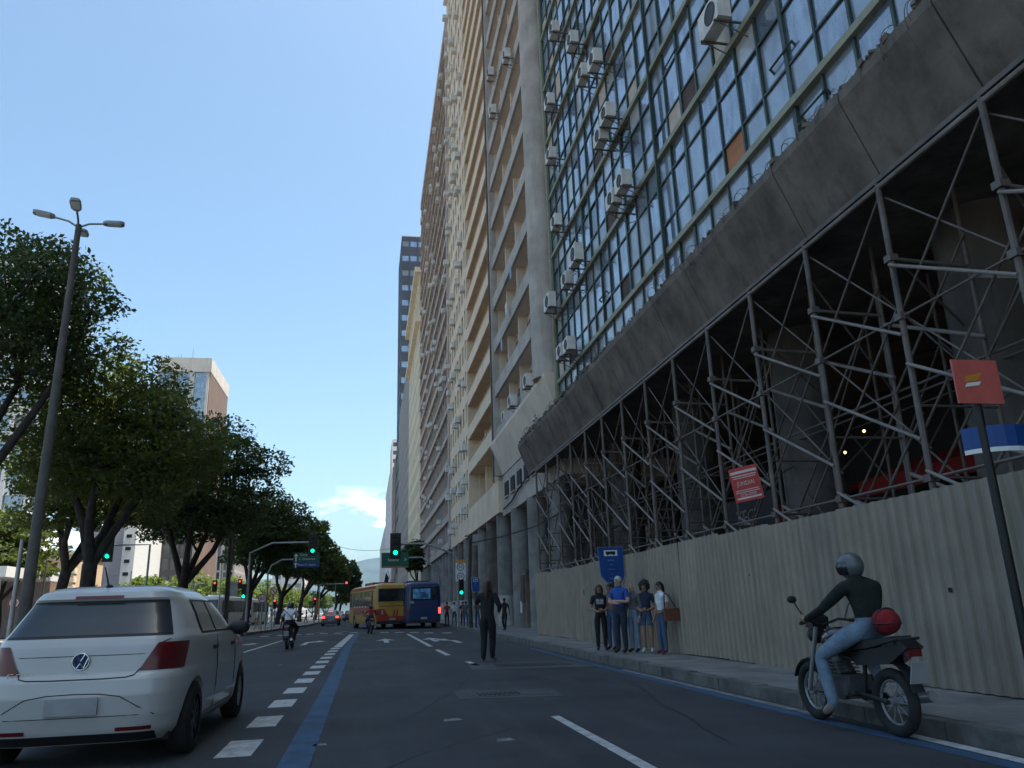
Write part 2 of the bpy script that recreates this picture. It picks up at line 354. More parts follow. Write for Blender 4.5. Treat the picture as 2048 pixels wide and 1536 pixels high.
# painted markings (children of the road)
Z1 = .004
def mark(name, poly, m, z=Z1): return MB().sheet(poly, z).build(name, m, road)
y = 2.2
while y < 30:                                    # short dashes left of our lane
    x = lerp(-1.17,-1.07,(y-8)/20); mark('lane_dash', [(x-.15,y),(x+.17,y),(x+.17,y+.95),(x-.15,y+.95)], white_paint); y += 1.9
mark('lane_line', [(-1.16,30.3),(-.86,30.3),(-.66,46.5),(-.92,46.5)], white_paint)
mark('blue_line', [(-.72,-5),(-.42,-5),(-.45,14),(-.52,30),(-.36,47.5),(-.62,47.5),(-.78,30),(-.70,14)], blue_paint)
for a, b in ((3.6,6.9),(-1.2,2.2)):
    mark('lane_line', [(2.1,a),(2.22,a),(2.2,b+2.4 if a > 3 else b),(2.1,b+2.4 if a > 3 else b)], white_paint)
mark('lane_dash', [(2.36,17.9),(2.5,17.9),(2.46,19.3),(2.33,19.3)], white_paint)
mark('lane_dash', [(2.15,22.3),(2.3,22.3),(2.26,25.5),(2.13,25.5)], white_paint)
mark('lane_line', [(2.12,27.9),(2.27,27.9),(2.25,43.4),(2.1,43.4)], white_paint)
mark('lane_line', [(-4.2,28.5),(-4.07,28.5),(-3.87,41),(-4.0,41)], white_paint)
mark('blue_edge_line', [(4.55,-5),(4.72,-5),(4.72,10),(4.83,18.5),(4.95,24),(4.85,24),(4.68,18.5),(4.56,10)], blue_paint)
mark('edge_line', [(4.74,8.0),(4.86,8.0),(4.88,15),(4.80,15)], old_paint)
mark('edge_line', [(4.76,5.2),(4.9,5.2),(4.9,7.0),(4.78,7.0)], white_paint)
for x, y in [(-5.86,49.3),(-4.95,49.8),(-4.1,50.3),(-3.35,50.6),(-2.55,50.8),(-1.68,50.6),(-.74,50.3),(1.08,48.3),(1.89,47.1),(2.68,45.7),(3.34,43.9),(4.2,42.5)]:
    mark('crossing_dash', [(x-.24,y-.35),(x+.24,y-.45),(x+.24,y+.5),(x-.24,y+.6)], white_paint)
for x, y in [(-6.2,53.5),(-4.6,54),(-3.0,54.3),(-1.4,54.3),(.2,53.6),(1.8,52.8)]:
    mark('crossing_dash', [(x-.24,y-.35),(x+.24,y-.45),(x+.24,y+.5),(x-.24,y+.6)], old_paint)
mark('stop_line', [(-6.6,45.6),(-1.2,46.6),(-1.2,46.95),(-6.6,45.95)], old_paint)
def arrow(x, y, turn, mirror=1):
    s = .1; P = [(x-s,y),(x+s,y),(x+s,y+2.6),(x+.42,y+2.3),(x,y+4.4),(x-.42,y+2.3),(x-s,y+2.6)]
    if turn: P = [(x-s,y),(x+s,y),(x+s,y+2.2),(x+s+turn*.25,y+3.0),(x+s+turn*.25,y+2.4),(x+turn*.75,y+3.5),(x+s+turn*.25,y+4.5),(x+s+turn*.25,y+3.9),(x-s,y+3.0)]
    mark('lane_arrow', P, white_paint)
arrow(-2.5,33.6,1); arrow(.83,32.8,0); arrow(3.45,30,-1); arrow(2.75,32,0); arrow(-5.4,33.6,1)
# repaired patches and the drain, as worn sheets
mark('asphalt_patch', [(1.3,11.5),(2.75,11.2),(2.8,12.3),(1.35,12.75)], asphalt2)
mark('asphalt_patch', [(2.15,16.6),(4.6,16.1),(4.7,17.1),(4.3,18.3),(2.3,18.6)], asphalt2)
mark('asphalt_patch', [(2.75,17.05),(4.35,16.85),(4.25,17.75),(2.8,18.0)], asphalt, .008)
mark('asphalt_patch', [(-.1,26.5),(1.6,26.3),(1.7,27.6),(-.1,27.9)], asphalt2)
dr = thing('storm_drain', 'iron storm drain grate set in a pale concrete frame on the road', 'drain', (1.95,11.95,0), .0, world=True)
MB().box(1.5,2.62,11.62,12.2,.005,.009).build('frame', asphalt2, dr)
for k in range(9):
    piece('grate_bar', black_m, dr, 1.62+k*.07, 1.655+k*.07, 11.75, 12.1, .010, .018)
for k in range(4):
    c = on_z([560,640,1010,905][k],[1330,1490,1480,1440][k]); s = .05+.02*k
    mark('road_fleck', [(c.x-s,c.y-s),(c.x+s,c.y-s*.6),(c.x+s*.7,c.y+s),(c.x-s*.8,c.y+s*.7)], old_paint)

rc = random.Random(9); tar = mat('tar_seam',(.016,.016,.017),.7,.3,4)
for (x0,y0,x1,y1) in ((-.2,6.5,1.6,8.8),(.6,10,2.0,15.5),(-.3,13,1.9,14.2),(3.2,7.0,4.2,13),(.2,17.5,1.4,24),(-4.6,14,-2.2,18),(-3.4,20,-2.6,29),(2.7,21,4.6,23.5)):
    n_ = 14; L_, R_ = [], []
    for i in range(n_+1):
        t = i/n_; x = lerp(x0,x1,t)+rc.uniform(-.07,.07); y = lerp(y0,y1,t)+rc.uniform(-.07,.07); w_ = rc.uniform(.006,.02); L_.append((x-w_,y)); R_.append((x+w_,y+.01))
    m_ = MB(); m_.grid([[(p[0],p[1],.0035) for p in L_],[(p[0],p[1],.0035) for p in R_]]); m_.build('road_crack', tar, road)
# mountains far behind the avenue
def ridge(name, Y, pts, m, depth):
    b = MB(); rows = []; n = 90; random.seed(3)
    xs = [pts[0][0]+(pts[-1][0]-pts[0][0])*i/n for i in range(n+1)]
    def h(x):
        for (a,za),(c,zc) in zip(pts,pts[1:]):
            if a <= x <= c: t = (x-a)/(c-a); t = t*t*(3-2*t); return lerp(za,zc,t)
    for j in range(9):
        v = j/8; rows.append([(x, Y-depth*(1-v)+random.uniform(-20,20), max(-5,(h(x)+random.uniform(-9,9))*(v**.8))) for x in xs])
    rows.append([(x, Y+depth, -5) for x in xs]); b.grid(rows)
    return struct(b.build(name, m, smooth=80))
mount = mat('forested_hill', (.05,.07,.06), .95, .35, .004)
ridge('mountain', 6200, [(-5200,40),(-2600,260),(-1400,180),(-620,270),(-280,300),(-60,385),(60,405),(260,352),(700,300),(1700,250),(3600,320),(5200,40)], mount, 1500)
# ------------------------------------------------------------------ right-hand buildings (street wall at X = 8)
FX = 8.0
def vis_px(p, sy, sz):
    """rough size in photo pixels of a facade piece centred at p, 0 when out of frame"""
    q = to_px(p)
    if q is None or not (-40 < q[0] < 2100 and -60 < q[1] < 1600): return 0
    return FPX/q[2]*min(sy,sz)
class Pieces:
    """collects alike pieces: the 300 that show largest become parts, the rest one joined part"""
    def __init__(s, name, parent, limit=300): s.name, s.parent, s.limit, s.L = name, parent, limit, []
    def add(s, m, x0,x1,y0,y1,z0,z1, tilt=None):
        c = ((x0+x1)/2,(y0+y1)/2,(z0+z1)/2); a = sorted((abs(x1-x0),abs(y1-y0),abs(z1-z0)))
        s.L.append((vis_px(c,a[2],a[1]), m, (x0,x1,y0,y1,z0,z1), tilt))
    def done(s):
        s.L.sort(key=lambda q: -q[0]); rest = {}
        for i, (v, m, b, t) in enumerate(s.L):
            if i < s.limit and v > 0: piece(s.name, m, s.parent, *b, tilt=t)
            else: rest.setdefault(m.name, []).append(b)
        if rest:
            mb = MB(); ml = []
            for k, bs in rest.items():
                mb.cur = len(ml); ml.append(MATS[k])
                for b in bs: mb.box(*b)
            mb.build(s.name, ml, s.parent, kind='stuff')

# --- A: green curtain-wall block
A0, A1, AT = -14.0, 31.35, 94.0  # unseen upper storeys raised to cast shade on the nearest tree
A = thing('office_block', 'derelict green-framed glass office block above the scaffolding, nearest on the right', 'building', (14,10,.15), world=True)
piece('core_wall', dark_room, A, FX+.34, 26, A0, A1-.02, 8.0, AT)
ZB = [10.47+2.955*k for k in range(28)]
for z in ZB: piece('floor_band', olive, A, FX-.09, FX+.30, A0, A1-.3, z-.07, z+.09)
MW = .968; ys = [A1-.32-MW*k for k in range(int((A1-A0)/MW))]
for i, y in enumerate(ys): piece('mullion', greenfr, A, FX-.02, FX+.09, y-.03-(.03 if i%5 == 0 else 0), y+.03+(.03 if i%5 == 0 else 0), 8.3, AT)
piece('corner_strip', olive, A, FX-.12, FX+.34, A1-.28, A1, 8.0, AT)
piece('pipe', greenfr, A, FX-.16, FX-.08, 18.2, 18.28, 8.3, AT)
panes = Pieces('pane', A); trans = Pieces('transom', A, 260)
rnd = random.Random(11)
def pick(row):
    r = rnd.random()
    if row == 1: return g_sky if r < .46 else g_sky2 if r < .68 else g_curt if r < .78 else g_dusty if r < .90 else g_dark if r < .97 else p_beige
    if row == 2: return g_sky if r < .34 else g_sky2 if r < .56 else g_curt if r < .66 else g_dusty if r < .84 else p_beige if r < .88 else g_dark
    return g_sky2 if r < .30 else g_dusty if r < .72 else g_sky if r < .84 else p_beige if r < .89 else p_orange if r < .905 else p_brown if r < .96 else g_dark
rowz = [(.10,.86),(.90,2.12),(2.16,2.88)]
fl0 = [8.35]+ZB
for k, zb in enumerate(fl0[:-1]):
    wide = 0
    for i in range(len(ys)-1):
        ya, yb = ys[i+1]+.04, ys[i]-.04
        rows = [(.0,2.05)] if k == 0 else rowz
        for r, (a, b) in enumerate(rows):
            if k == 0: m = g_sky2 if rnd.random() < .6 else g_dusty if rnd.random() < .5 else g_sky
            else: m = pick(r)
            t = (0, rnd.gauss(0,.010), rnd.gauss(0,.012))
            if m in (p_beige, p_orange, p_brown): t = None
            inset = rnd.choice((0,0,.015))
            panes.add(m, FX+.03+inset, FX+.055+inset, ya, yb, zb+a, zb+b, t)
        if k > 0:
            for a in (.88,2.14): trans.add(greenfr, FX-.01, FX+.09, ya, yb, zb+a-.028, zb+a+.028)
panes.done(); trans.done()
# top-hung sashes standing open
for (px_, py_) in ((1205,590),(1245,240),(1625,205),(1560,110),(1340,115)):
    p = on_x(px_, py_, FX-.05); s = rad(38); b = MB()
    M3 = Matrix.Rotation(-s, 3, 'Y')
    for (dy, dz, sy, sz) in ((-.42,-.35,.04,.7),(.42,-.35,.04,.7),(0,-.02,.86,.04),(0,-.69,.86,.04)):
        b.obox(Vector(p)+M3@Vector((0,dy,dz)), (.035,sy,sz), M3)
    f = b.build('open_sash', greenfr, A)
# canopy: sloped fascia boards, ledge, soffit
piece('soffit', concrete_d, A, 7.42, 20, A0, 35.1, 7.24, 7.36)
y = 35.2; k = 0
while y > A0+2:
    yb = y-2.02; b = MB(); j = random.uniform(-.012,.012)
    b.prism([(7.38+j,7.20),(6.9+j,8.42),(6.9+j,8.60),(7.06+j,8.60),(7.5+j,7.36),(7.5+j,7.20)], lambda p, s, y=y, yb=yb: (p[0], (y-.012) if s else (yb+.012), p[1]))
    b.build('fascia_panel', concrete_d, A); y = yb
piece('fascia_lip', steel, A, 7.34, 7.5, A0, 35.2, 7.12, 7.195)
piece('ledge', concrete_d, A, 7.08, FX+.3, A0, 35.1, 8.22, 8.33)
mb = MB(); rr = random.Random(5)
for i in range(1500):
    y = rr.uniform(5,35); x = rr.uniform(6.92,7.35); s = rr.uniform(.015,.075)*(1.5 if y > 22 else 1)
    mb.obox((x,y,8.61+s*.3),(s*2,s*rr.uniform(1,2.5),s*rr.uniform(.6,1.6)), Matrix.Rotation(rr.uniform(0,3),3,'Z')@Matrix.Rotation(rr.uniform(-.6,.6),3,'X'))
tag(mb.build('rubble', concrete_d), 'broken plaster and litter heaped along the top edge of the sloped canopy', 'rubble', kind='stuff')
b = MB(); pts = []
for i in range(1500):
    y = 7+i*.0185; a = i*.42; R = .13+.06*math.sin(i*.05)+.04*math.sin(i*.017); pts.append((6.95+R*.7*math.cos(a)+.05*math.sin(i*.013), y+.12*math.sin(a*.5), 8.66+R*math.sin(a)-.12*math.sin(i*.021)-.06*math.sin(i*.0071)))
b.tube(pts, .006, 4); tag(b.build('razor_wire', steel), 'tangled coil of razor wire along the edge of the sloped concrete canopy', 'wire')
# scribbled graffiti on the lowest panes
for q in range(11):
    yy = [8.7,10.2,11.2,12.2,13.1,14.1,15.1,19.2,20.2,21.1,16.4][q]; b = MB(); pp = []
    for i in range(16): pp.append((FX+.035, yy+.30*math.sin(i*1.3+q)+rr.uniform(-.1,.1), 9.55+.33*math.cos(i*.9+q*2)+rr.uniform(-.12,.12)))
    b.tube(pp, .013, 4); b.build('graffiti_scrawl', p_white, A)
# pilotis columns, back wall and shops under the canopy
for (px_, py_, r_) in ((1085,1040,.55),(1240,1000,.6),(1383,1000,.62),(1600,900,.65),(1975,700,.7),(1160,1040,.55)):
    p = on_x(px_, py_, 9.6)
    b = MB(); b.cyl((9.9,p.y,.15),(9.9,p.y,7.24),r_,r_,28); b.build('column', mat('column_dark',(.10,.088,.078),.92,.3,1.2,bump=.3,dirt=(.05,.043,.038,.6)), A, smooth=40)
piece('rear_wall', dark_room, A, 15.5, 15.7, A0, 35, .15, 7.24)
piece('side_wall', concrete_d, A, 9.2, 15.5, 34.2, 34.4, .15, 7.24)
for a, bq, z in ((10,19,4.2),(22,27,3.9)):
    b = MB(); b.prism([(13.2,z),(15.5,z+.8),(15.5,z+.72),(13.2,z-.42)], lambda p, s, a=a, bq=bq: (p[0], bq if s else a, p[1])); b.build('awning', mat('awning_red',(.30,.015,.015),.7), A)
    piece('shop_wall', mat('shop_teal',(.02,.075,.07),.7), A, 14.9, 15.4, a, bq, .15, z-.1)
for (px_, py_) in ((1672,869),(1668,884),(1728,862),(1672,938),(1690,905)):
    p = on_x(px_, py_, 13.6); b = MB(); b.ball(p, .045, 8, 6); b.build('bulb', l_amb, A, smooth=60)
# breeze-block screen
scr = thing('block_screen', 'beige pierced block screen standing behind the scaffolding near the blue bus stop sign', 'screen', (11.0,23,.15), world=True)
pa = on_x(1300,1060,11.0).y
for i in range(12):
    piece('block_column', p_beige, scr, 10.95, 11.08, pa-1.0+i*.2, pa-.9+i*.2, .15, 4.2)
for i in range(20):
    piece('block_course', p_beige, scr, 10.96, 11.07, pa-1.0, pa+1.3, .2+i*.2, .3+i*.2)

# --- scaffolding under the canopy
SC = thing('scaffolding', 'rusty grey tube scaffolding propping up the sloped canopy behind the fence', 'scaffolding', (7.4,16,.15), world=True)
PY = [4.95+2.045*k for k in range(15)]
for i, y in enumerate(PY):
    rod('post', steel, SC, (7.38,y,.15), (7.38,y,7.12), .044)
    rod('rear_post', steel, SC, (8.75,y+.1,.15), (8.75,y+.1,7.2), .034)
    for z in ([1.9,2.45,3.0,3.55,4.1] if i > 5 else [2.7,3.7]): rod('rung', steel, SC, (7.38,y,z), (8.75,y+.1,z+.02), .02)
    rod('rung', steel_l, SC, (7.38,y,5.9), (8.75,y+.1,5.9), .03)
for i in range(len(PY)-1):
    y0, y1 = PY[i], PY[i+1]                       # y1 is farther from the camera
    for z in (6.35,4.85,3.35): rod('diagonal', steel_l, SC, (7.33,y1,z-.55), (7.33,y0,z-1.62), .026)
    for z in (7.05,5.3,3.6): rod('diagonal', steel, SC, (7.44,y1,z-1.9), (7.44,y0,z), .018)
    for z in (6.9,5.0): rod('diagonal', steel, SC, (7.47,y1,z), (7.47,y0,z-1.9), .015)
    for z in (6.4,4.3): rod('diagonal', steel, SC, (8.7,y1,z-1.9), (8.7,y0,z), .022)
    for z in (6.0,3.4): rod('diagonal', steel_l, SC, (8.7,y1,z-.3), (8.7,y0,z-1.25), .035)
    rod('ledger', steel, SC, (7.38,y0,2.7), (7.38,y1,2.7), .02)
    rod('ledger', steel, SC, (8.75,y0,4.5), (8.75,y1,4.5), .022)
for (fx_, fz) in ((9.4,0),(10.6,0)):              # props deeper in
    for i in range(0, len(PY), 1):
        rod('rear_post', steel, SC, (fx_,PY[i]+1.0,.15), (fx_,PY[i]+1.0,7.2), .035)
        if i < len(PY)-1: rod('ledger', steel, SC, (fx_,PY[i]+1.0,4.2+fx_%1), (fx_,PY[i+1]+1.0,4.2+fx_%1), .02)
for i in range(len(PY)-1):
    for (fx_, a_, b_) in ((9.4,6.8,4.4),(9.4,4.2,2.2),(10.6,5.8,3.4)): rod('diagonal', steel, SC, (fx_,PY[i]+1.0,a_ if i%2 else b_), (fx_,PY[i+1]+1.0,b_ if i%2 else a_), .02)
    rod('cross_tie', steel, SC, (7.38,PY[i],6.5-.25*(i%3)), (9.4,PY[i]+1.0,5.2-.4*(i%2)), .02); rod('cross_tie', steel, SC, (8.75,PY[i]+.1,3.0+.4*(i%3)), (10.6,PY[i]+1.0,4.6), .018)
    rod('ledger', steel, SC, (7.38,PY[i],5.0), (7.38,PY[i+1],5.0), .018)
    for z in (2.7,5.0,5.9):
        b = MB(); b.box(7.31,7.45,PY[i]-.07,PY[i]+.07,z-.05,z+.05); b.build('coupler', steel, SC)
rod('header', steel_l, SC, (7.38,PY[0],7.06), (7.38,PY[-1],7.06), .04)

# --- hoarding of corrugated sheet
FXX = 6.6
F = thing('hoarding', 'long cream corrugated metal hoarding along the right pavement', 'fence', (FXX,17,.15), world=True)
fence_2 = mat('painted_sheet_metal_grey', (.24,.205,.16), .6, .12, 1.5, dirt=(.15,.13,.105,.6)); fence_3 = mat('painted_sheet_metal_pale', (.29,.238,.18), .6, .1, 1.2, dirt=(.19,.15,.12,.6))
def sheetmesh(seed):
    r = random.Random(seed); b = MB(); prof = []; n = 5; w = 1.0
    for k in range(n):
        o = k*w/n; prof += [(o,0),(o+.085,0),(o+.11,-.036),(o+.175,-.036)]
    prof.append((w,0)); top = r.uniform(-.02,.02)
    rows = [[(x, y, z) for (y, x) in prof] for z in (0, 2.26+top)]
    b.grid(rows); b.grid([[(x+.004,y,z) for (x,y,z) in row] for row in rows])
    return b.mesh('sheet', [fence_m,fence_2,fence_3,fence_m,fence_2][seed])
SM = [sheetmesh(s) for s in range(5)]
y = 1.2; k = 0
while y < 30.4:
    o = bpy.data.objects.new('sheet', SM[(k*7+k//3)%5]); col.objects.link(o)
    o.location = (FXX+random.uniform(-.012,.012)-(.008 if k%2 else 0), y, .16+random.uniform(-.015,.02)); o.rotation_euler = (random.uniform(-.004,.004),random.uniform(-.012,.012),0)
    adopt(o, F); y += .985; k += 1
o = bpy.data.objects.new('sheet', SM[0]); col.objects.link(o); o.location = (FXX+.02,y+.0,.16); o.rotation_euler = (0,0,-rad(90)); o.scale = (1,.8,1); adopt(o,F)
for k in range(10): piece('rail', steel, F, FXX+.05, FXX+.09, 1.2+k*2.95, 4.1+k*2.95, 1.9, 1.97)
for k in range(11): piece('stake', steel, F, FXX+.09, FXX+.15, 1.3+k*2.9, 1.37+k*2.9, .15, 2.3)
for k,(px_,py_,w_,h_) in enumerate(((1168,1185,.11,.15),(1500,1150,.06,.04),(1640,1112,.05,.05),(1900,1180,.06,.05),(1330,1290,.16,.04))):
    p = on_x(px_,py_,FXX-.04); b = MB(); b.obox(p,(.006,w_,h_)); b.build('stain', black_m, F)

# --- B: grey concrete block with slab balconies and round end pier
B0, B1, BT = A1, 46.75, 70.0
B = thing('concrete_block', 'grey concrete tower with deep slab balconies and a round end pier beside the green block', 'building', (14,39,.15), world=True)
piece('core_wall', mat('grey_recess_wall',(.55,.47,.40),.9,.12,.8), B, 8.55, 26, B0, B1-.03, 6.55, BT)
b = MB(); b.cyl((7.95,32.4,11.0),(7.95,32.4,BT),.80,.80,40); b.build('round_pier', concrete, B, smooth=40)
piece('pier_backing', concrete, B, 8.1, 8.98, B0+.02, 33.05, 6.55, BT)
piece('side_pier', concrete, B, 7.62, 8.95, B1-.42, B1, 9.0, BT)
b = MB(); b.cyl((7.55,B1-.1,8.6),(7.55,B1-.1,BT),.06,.06,10); b.build('downpipe', steel, B, smooth=40)
BZ = [11.05+2.93*k for k in range(20)]
wn = Pieces('window', B, 200); bl = Pieces('window_frame', B, 120)
for k, z in enumerate(BZ):
    piece('parapet', concrete, B, 7.72, 7.87, 32.9, B1-.42, z, z+.82)
    piece('floor_slab', soffit_b, B, 7.87, 8.95, 33.05, B1-.42, z+.02, z+.16)
    for j in range(5):
        y = 33.1+j*3.32
        if j: piece('fin', soffit_b, B, 8.05, 8.6, y-.09, y+.09, z+.16, z+2.95)
        for q in range(2):
            wn.add(g_dark if rnd.random() < .75 else g_dusty, 8.46, 8.5, y+.35+q*1.32, y+1.55+q*1.32, z+1.35, z+2.35)
            bl.add(p_white if rnd.random() < .3 else greenfr, 8.44, 8.48, y+.35+q*1.32, y+1.55+q*1.32, z+1.75, z+1.82)
wn.done(); bl.done()
b = MB(); b.prism([(7.42,11.05),(7.42,10.86),(8.05,9.0),(8.95,9.0),(8.95,11.05)], lambda p, s: (p[0], B1-.02 if s else B0+.03, p[1])); b.build('sloped_fascia', soffit_b, B)
piece('base_wall', concrete, B, 8.1, 8.95, B0+.05, B1, 6.55, 8.98)
for j in range(6):
    y = 34.5+j*2.0
    piece('base_window', dark_room, B, 8.03, 8.12, y, y+1.1, 7.55, 8.4); piece('base_sill', concrete, B, 7.98, 8.14, y-.08, y+1.18, 7.46, 7.545)
b = MB(); b.tube([(8.02,46,6.9),(7.98,43,7.0),(7.98,41,7.35),(7.98,38.5,7.6),(7.98,36,7.9)], .045, 6); b.build('cable', black_m, B)
for y in (34.0,38.6,43.2):
    b = MB(); b.cyl((8.5,y,.15),(8.5,y,6.55),.56,.56,28); b.build('column', col_m, B, smooth=40)
b = MB(); b.box(8.15,9.1,40.6,42.3,.15,3.1); b.build('kiosk', concrete_d, B)
piece('kiosk_door', p_brown, B, 8.06, 8.15, 40.9, 41.6, 1.4, 2.8); piece('poster', p_white, B, 8.09, 8.145, 41.75, 42.1, .9, 1.5)
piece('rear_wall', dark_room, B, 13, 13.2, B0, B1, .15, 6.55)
piece('soffit', soffit_b, B, 8.96, 13, B0, B1, 6.45, 6.54)

# --- C: cream block, loggias on the near half, windows on the far half
C0, CM, C1, CT = 46.8, 61.7, 76.5, 72.0
C = thing('cream_block', 'tall cream plaster tower with long loggias and a far bay studded with air conditioners', 'building', (14,61,.15), world=True)
CZ = [6.85]+[9.45+2.86*k for k in range(22)]
piece('core_wall', cream, C, 9.3, 26, C0, CM, 6.85, CT); piece('bay_core', dark_room, C, 8.42, 26, CM, C1, 6.85, CT)
piece('base_beam', cream, C, 7.86, 9.3, C0, CM, 6.8, 8.75)
wn = Pieces('window', C, 300)
for k, z in enumerate(CZ[1:]):
    z -= .7
    if k: piece('parapet', cream, C, 7.92, 8.06, C0+.02, CM-.3, z, z+1.05)
    if k: piece('coping', cream_d, C, 7.87, 8.10, C0+.02, CM-.3, z+1.053, z+1.11)
    if k: piece('floor_slab', cream_d, C, 8.06, 9.3, C0+.02, CM-.3, z+.02, z+.15)
    for j in range(4):
        y = C0+.6+j*3.65
        if k < 3: piece('loggia_post', cream, C, 8.75, 9.3, y+2.75, y+3.25, z+.15 if k else z+.6, z+2.86)
        wn.add(g_dark, 9.22, 9.27, y+.5, y+1.7, z+1.1, z+2.45)
piece('loggia_end', cream, C, 7.9, 9.3, CM-.3, CM+.25, 6.8, CT); piece('near_end', concrete, C, 7.88, 8.2, C0-.03, C0+.2, 8.75, CT)
ncol = 7; pw = (C1-CM-.25)/ncol
for j in range(ncol+1):
    y = CM+.25+j*pw; piece('pier', cream, C, 8.0, 8.42, y-.42 if j else y, y+.42 if j < ncol else y, 6.8, CT)
for k, z in enumerate(CZ):
    piece('spandrel', cream, C, 8.003, 8.42, CM+.25, C1, z-.02, z+(1.15 if k else 1.5))
    for j in range(ncol):
        y = CM+.25+j*pw; wn.add(g_dark if rnd.random() < .8 else g_dusty, 8.25, 8.29, y+.44, y+pw-.44, z+1.15, z+2.85)
wn.done()
piece('cornice', cream, C, 7.8, 9, C0, C1, CT, CT+.5)
piece('end_strip', pinkgrey, C, 7.85, 9, C1, C1+.9, 6.85, CT-2)
for j in range(7):
    y = 48.2+j*4.35; b = MB(); b.cyl((8.5,y,.15),(8.5,y,6.85),.58,.58,26); b.build('column', concrete_d if j%2 else col_m, C, smooth=40)
    b = MB(); b.cyl((8.5,y,.15),(8.5,y,1.9),.60,.60,26); b.build('column_base', col_base, C, smooth=40)
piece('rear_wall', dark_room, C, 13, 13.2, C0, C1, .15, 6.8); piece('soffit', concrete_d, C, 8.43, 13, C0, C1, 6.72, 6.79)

# --- D: pinkish-grey block, ribbon windows, many boxes and frames
D0, D1, DT = C1+.92, 122.5, 69.0
D = thing('pinkish_grey_block', 'long pinkish-grey apartment tower with ribbon balconies beyond the cream block', 'building', (14,100,.15), world=True)
piece('core_wall', pinkgrey, D, 8.9, 26, D0, D1, 6.9, DT)
wn = Pieces('window', D, 260)
DZ = [7.0+2.82*k for k in range(22)]
for k, z in enumerate(DZ):
    piece('spandrel', pinkgrey, D, 8.0, 8.2, D0, D1, z, z+1.15 if k > 6 else z+.75)
    piece('floor_slab', pinkgrey, D, 7.86, 8.9, D0, D1, z-.12, z-.01)
    for j in range(18):
        y = D0+.5+j*2.5
        wn.add((g_sky2 if k < 7 else g_dark) if rnd.random() < .55 else g_dusty if rnd.random() < .5 else p_beige, 8.28, 8.33, y, y+2.2, z+(1.15 if k > 6 else .75), z+2.65)
for j in range(19): y = D0+.25+j*2.5; piece('pier', pinkgrey, D, 8.06, 8.5, y-.14, y+.14, 6.9, DT)
wn.done(); piece('parapet', pinkgrey, D, 7.9, 9, D0, D1, DT, DT+1.2)
for j in range(13):
    y = 79.5+j*3.5; b = MB(); b.cyl((8.5,y,.15),(8.5,y,6.85),.5,.5,20); b.build('column', col_m, D, smooth=40)
    b = MB(); b.cyl((8.5,y,.15),(8.5,y,1.9),.52,.52,20); b.build('column_base', col_base, D, smooth=40)
piece('rear_wall', dark_room, D, 12, 12.2, D0, D1, .15, 6.8)

# --- generic gridded building: piers + spandrels + recessed glass on chosen faces
def block(name, label, x0, x1, y0, y1, z1, faces, wall, glass, z0=.0, pier_f=.35, sp_f=.4, floor=3.1, bay=3.2, proud=.3, wlim=300, pier=None, roofs=True):
    T = thing(name, label, 'building', ((x0+x1)/2,(y0+y1)/2,0), world=True)
    piece('core_wall', dark_room if glass is not None else wall, T, x0+proud, x1-proud, y0+proud, y1-proud, z0, z1-.05)
    W = Pieces('window', T, wlim); pier = pier or wall
    for fc in 'wesn':
        ax = fc in 'we'; ln = (y1-y0) if ax else (x1-x0)
        if fc not in faces:
            e = dict(w=(x0,x0+proud,y0,y1), e=(x1-proud,x1,y0,y1), s=(x0+proud,x1-proud,y0,y0+proud), n=(x0+proud,x1-proud,y1-proud,y1))[fc]
            piece('wall', wall, T, *e, z0, z1-.03); continue
        n = max(2, round(ln/bay)); nf = max(2, round((z1-z0)/floor)); bw = ln/n; fh = (z1-z0)/nf
        def put(nm, m, u0, u1, d0, d1, za, zb, coll=None):
            if fc == 'w': e = (x0+d0,x0+d1,y0+u0,y0+u1)
            elif fc == 'e': e = (x1-d1,x1-d0,y0+u0,y0+u1)
            elif fc == 's': e = (x0+u0,x0+u1,y0+d0,y0+d1)
            else: e = (x0+u0,x0+u1,y1-d1,y1-d0)
            if coll: coll.add(m,*e,za,zb)
            else: piece(nm, m, T, *e, za, zb)
        for i in range(n+1):
            put('pier', pier, max(0,i*bw-bw*pier_f/2), min(ln,i*bw+bw*pier_f/2), -.003, proud+.02, z0, z1)
        for k in range(nf+1):
            za = z0+k*fh; put('spandrel', wall, 0, ln, .03, proud+.01, max(z0,za-fh*sp_f/2), min(z1,za+fh*sp_f/2))
            if k < nf and glass:
                for i in range(n): put('window', glass if rnd.random() < .8 else g_dusty, i*bw+bw*pier_f/2, (i+1)*bw-bw*pier_f/2, proud-.08, proud-.04, za+fh*sp_f/2, za+fh*(1-sp_f/2), W)
    W.done()
    if roofs: piece('roof', concrete, T, x0+.2, x1-.2, y0+.2, y1-.2, z1, z1+.35)
    return T
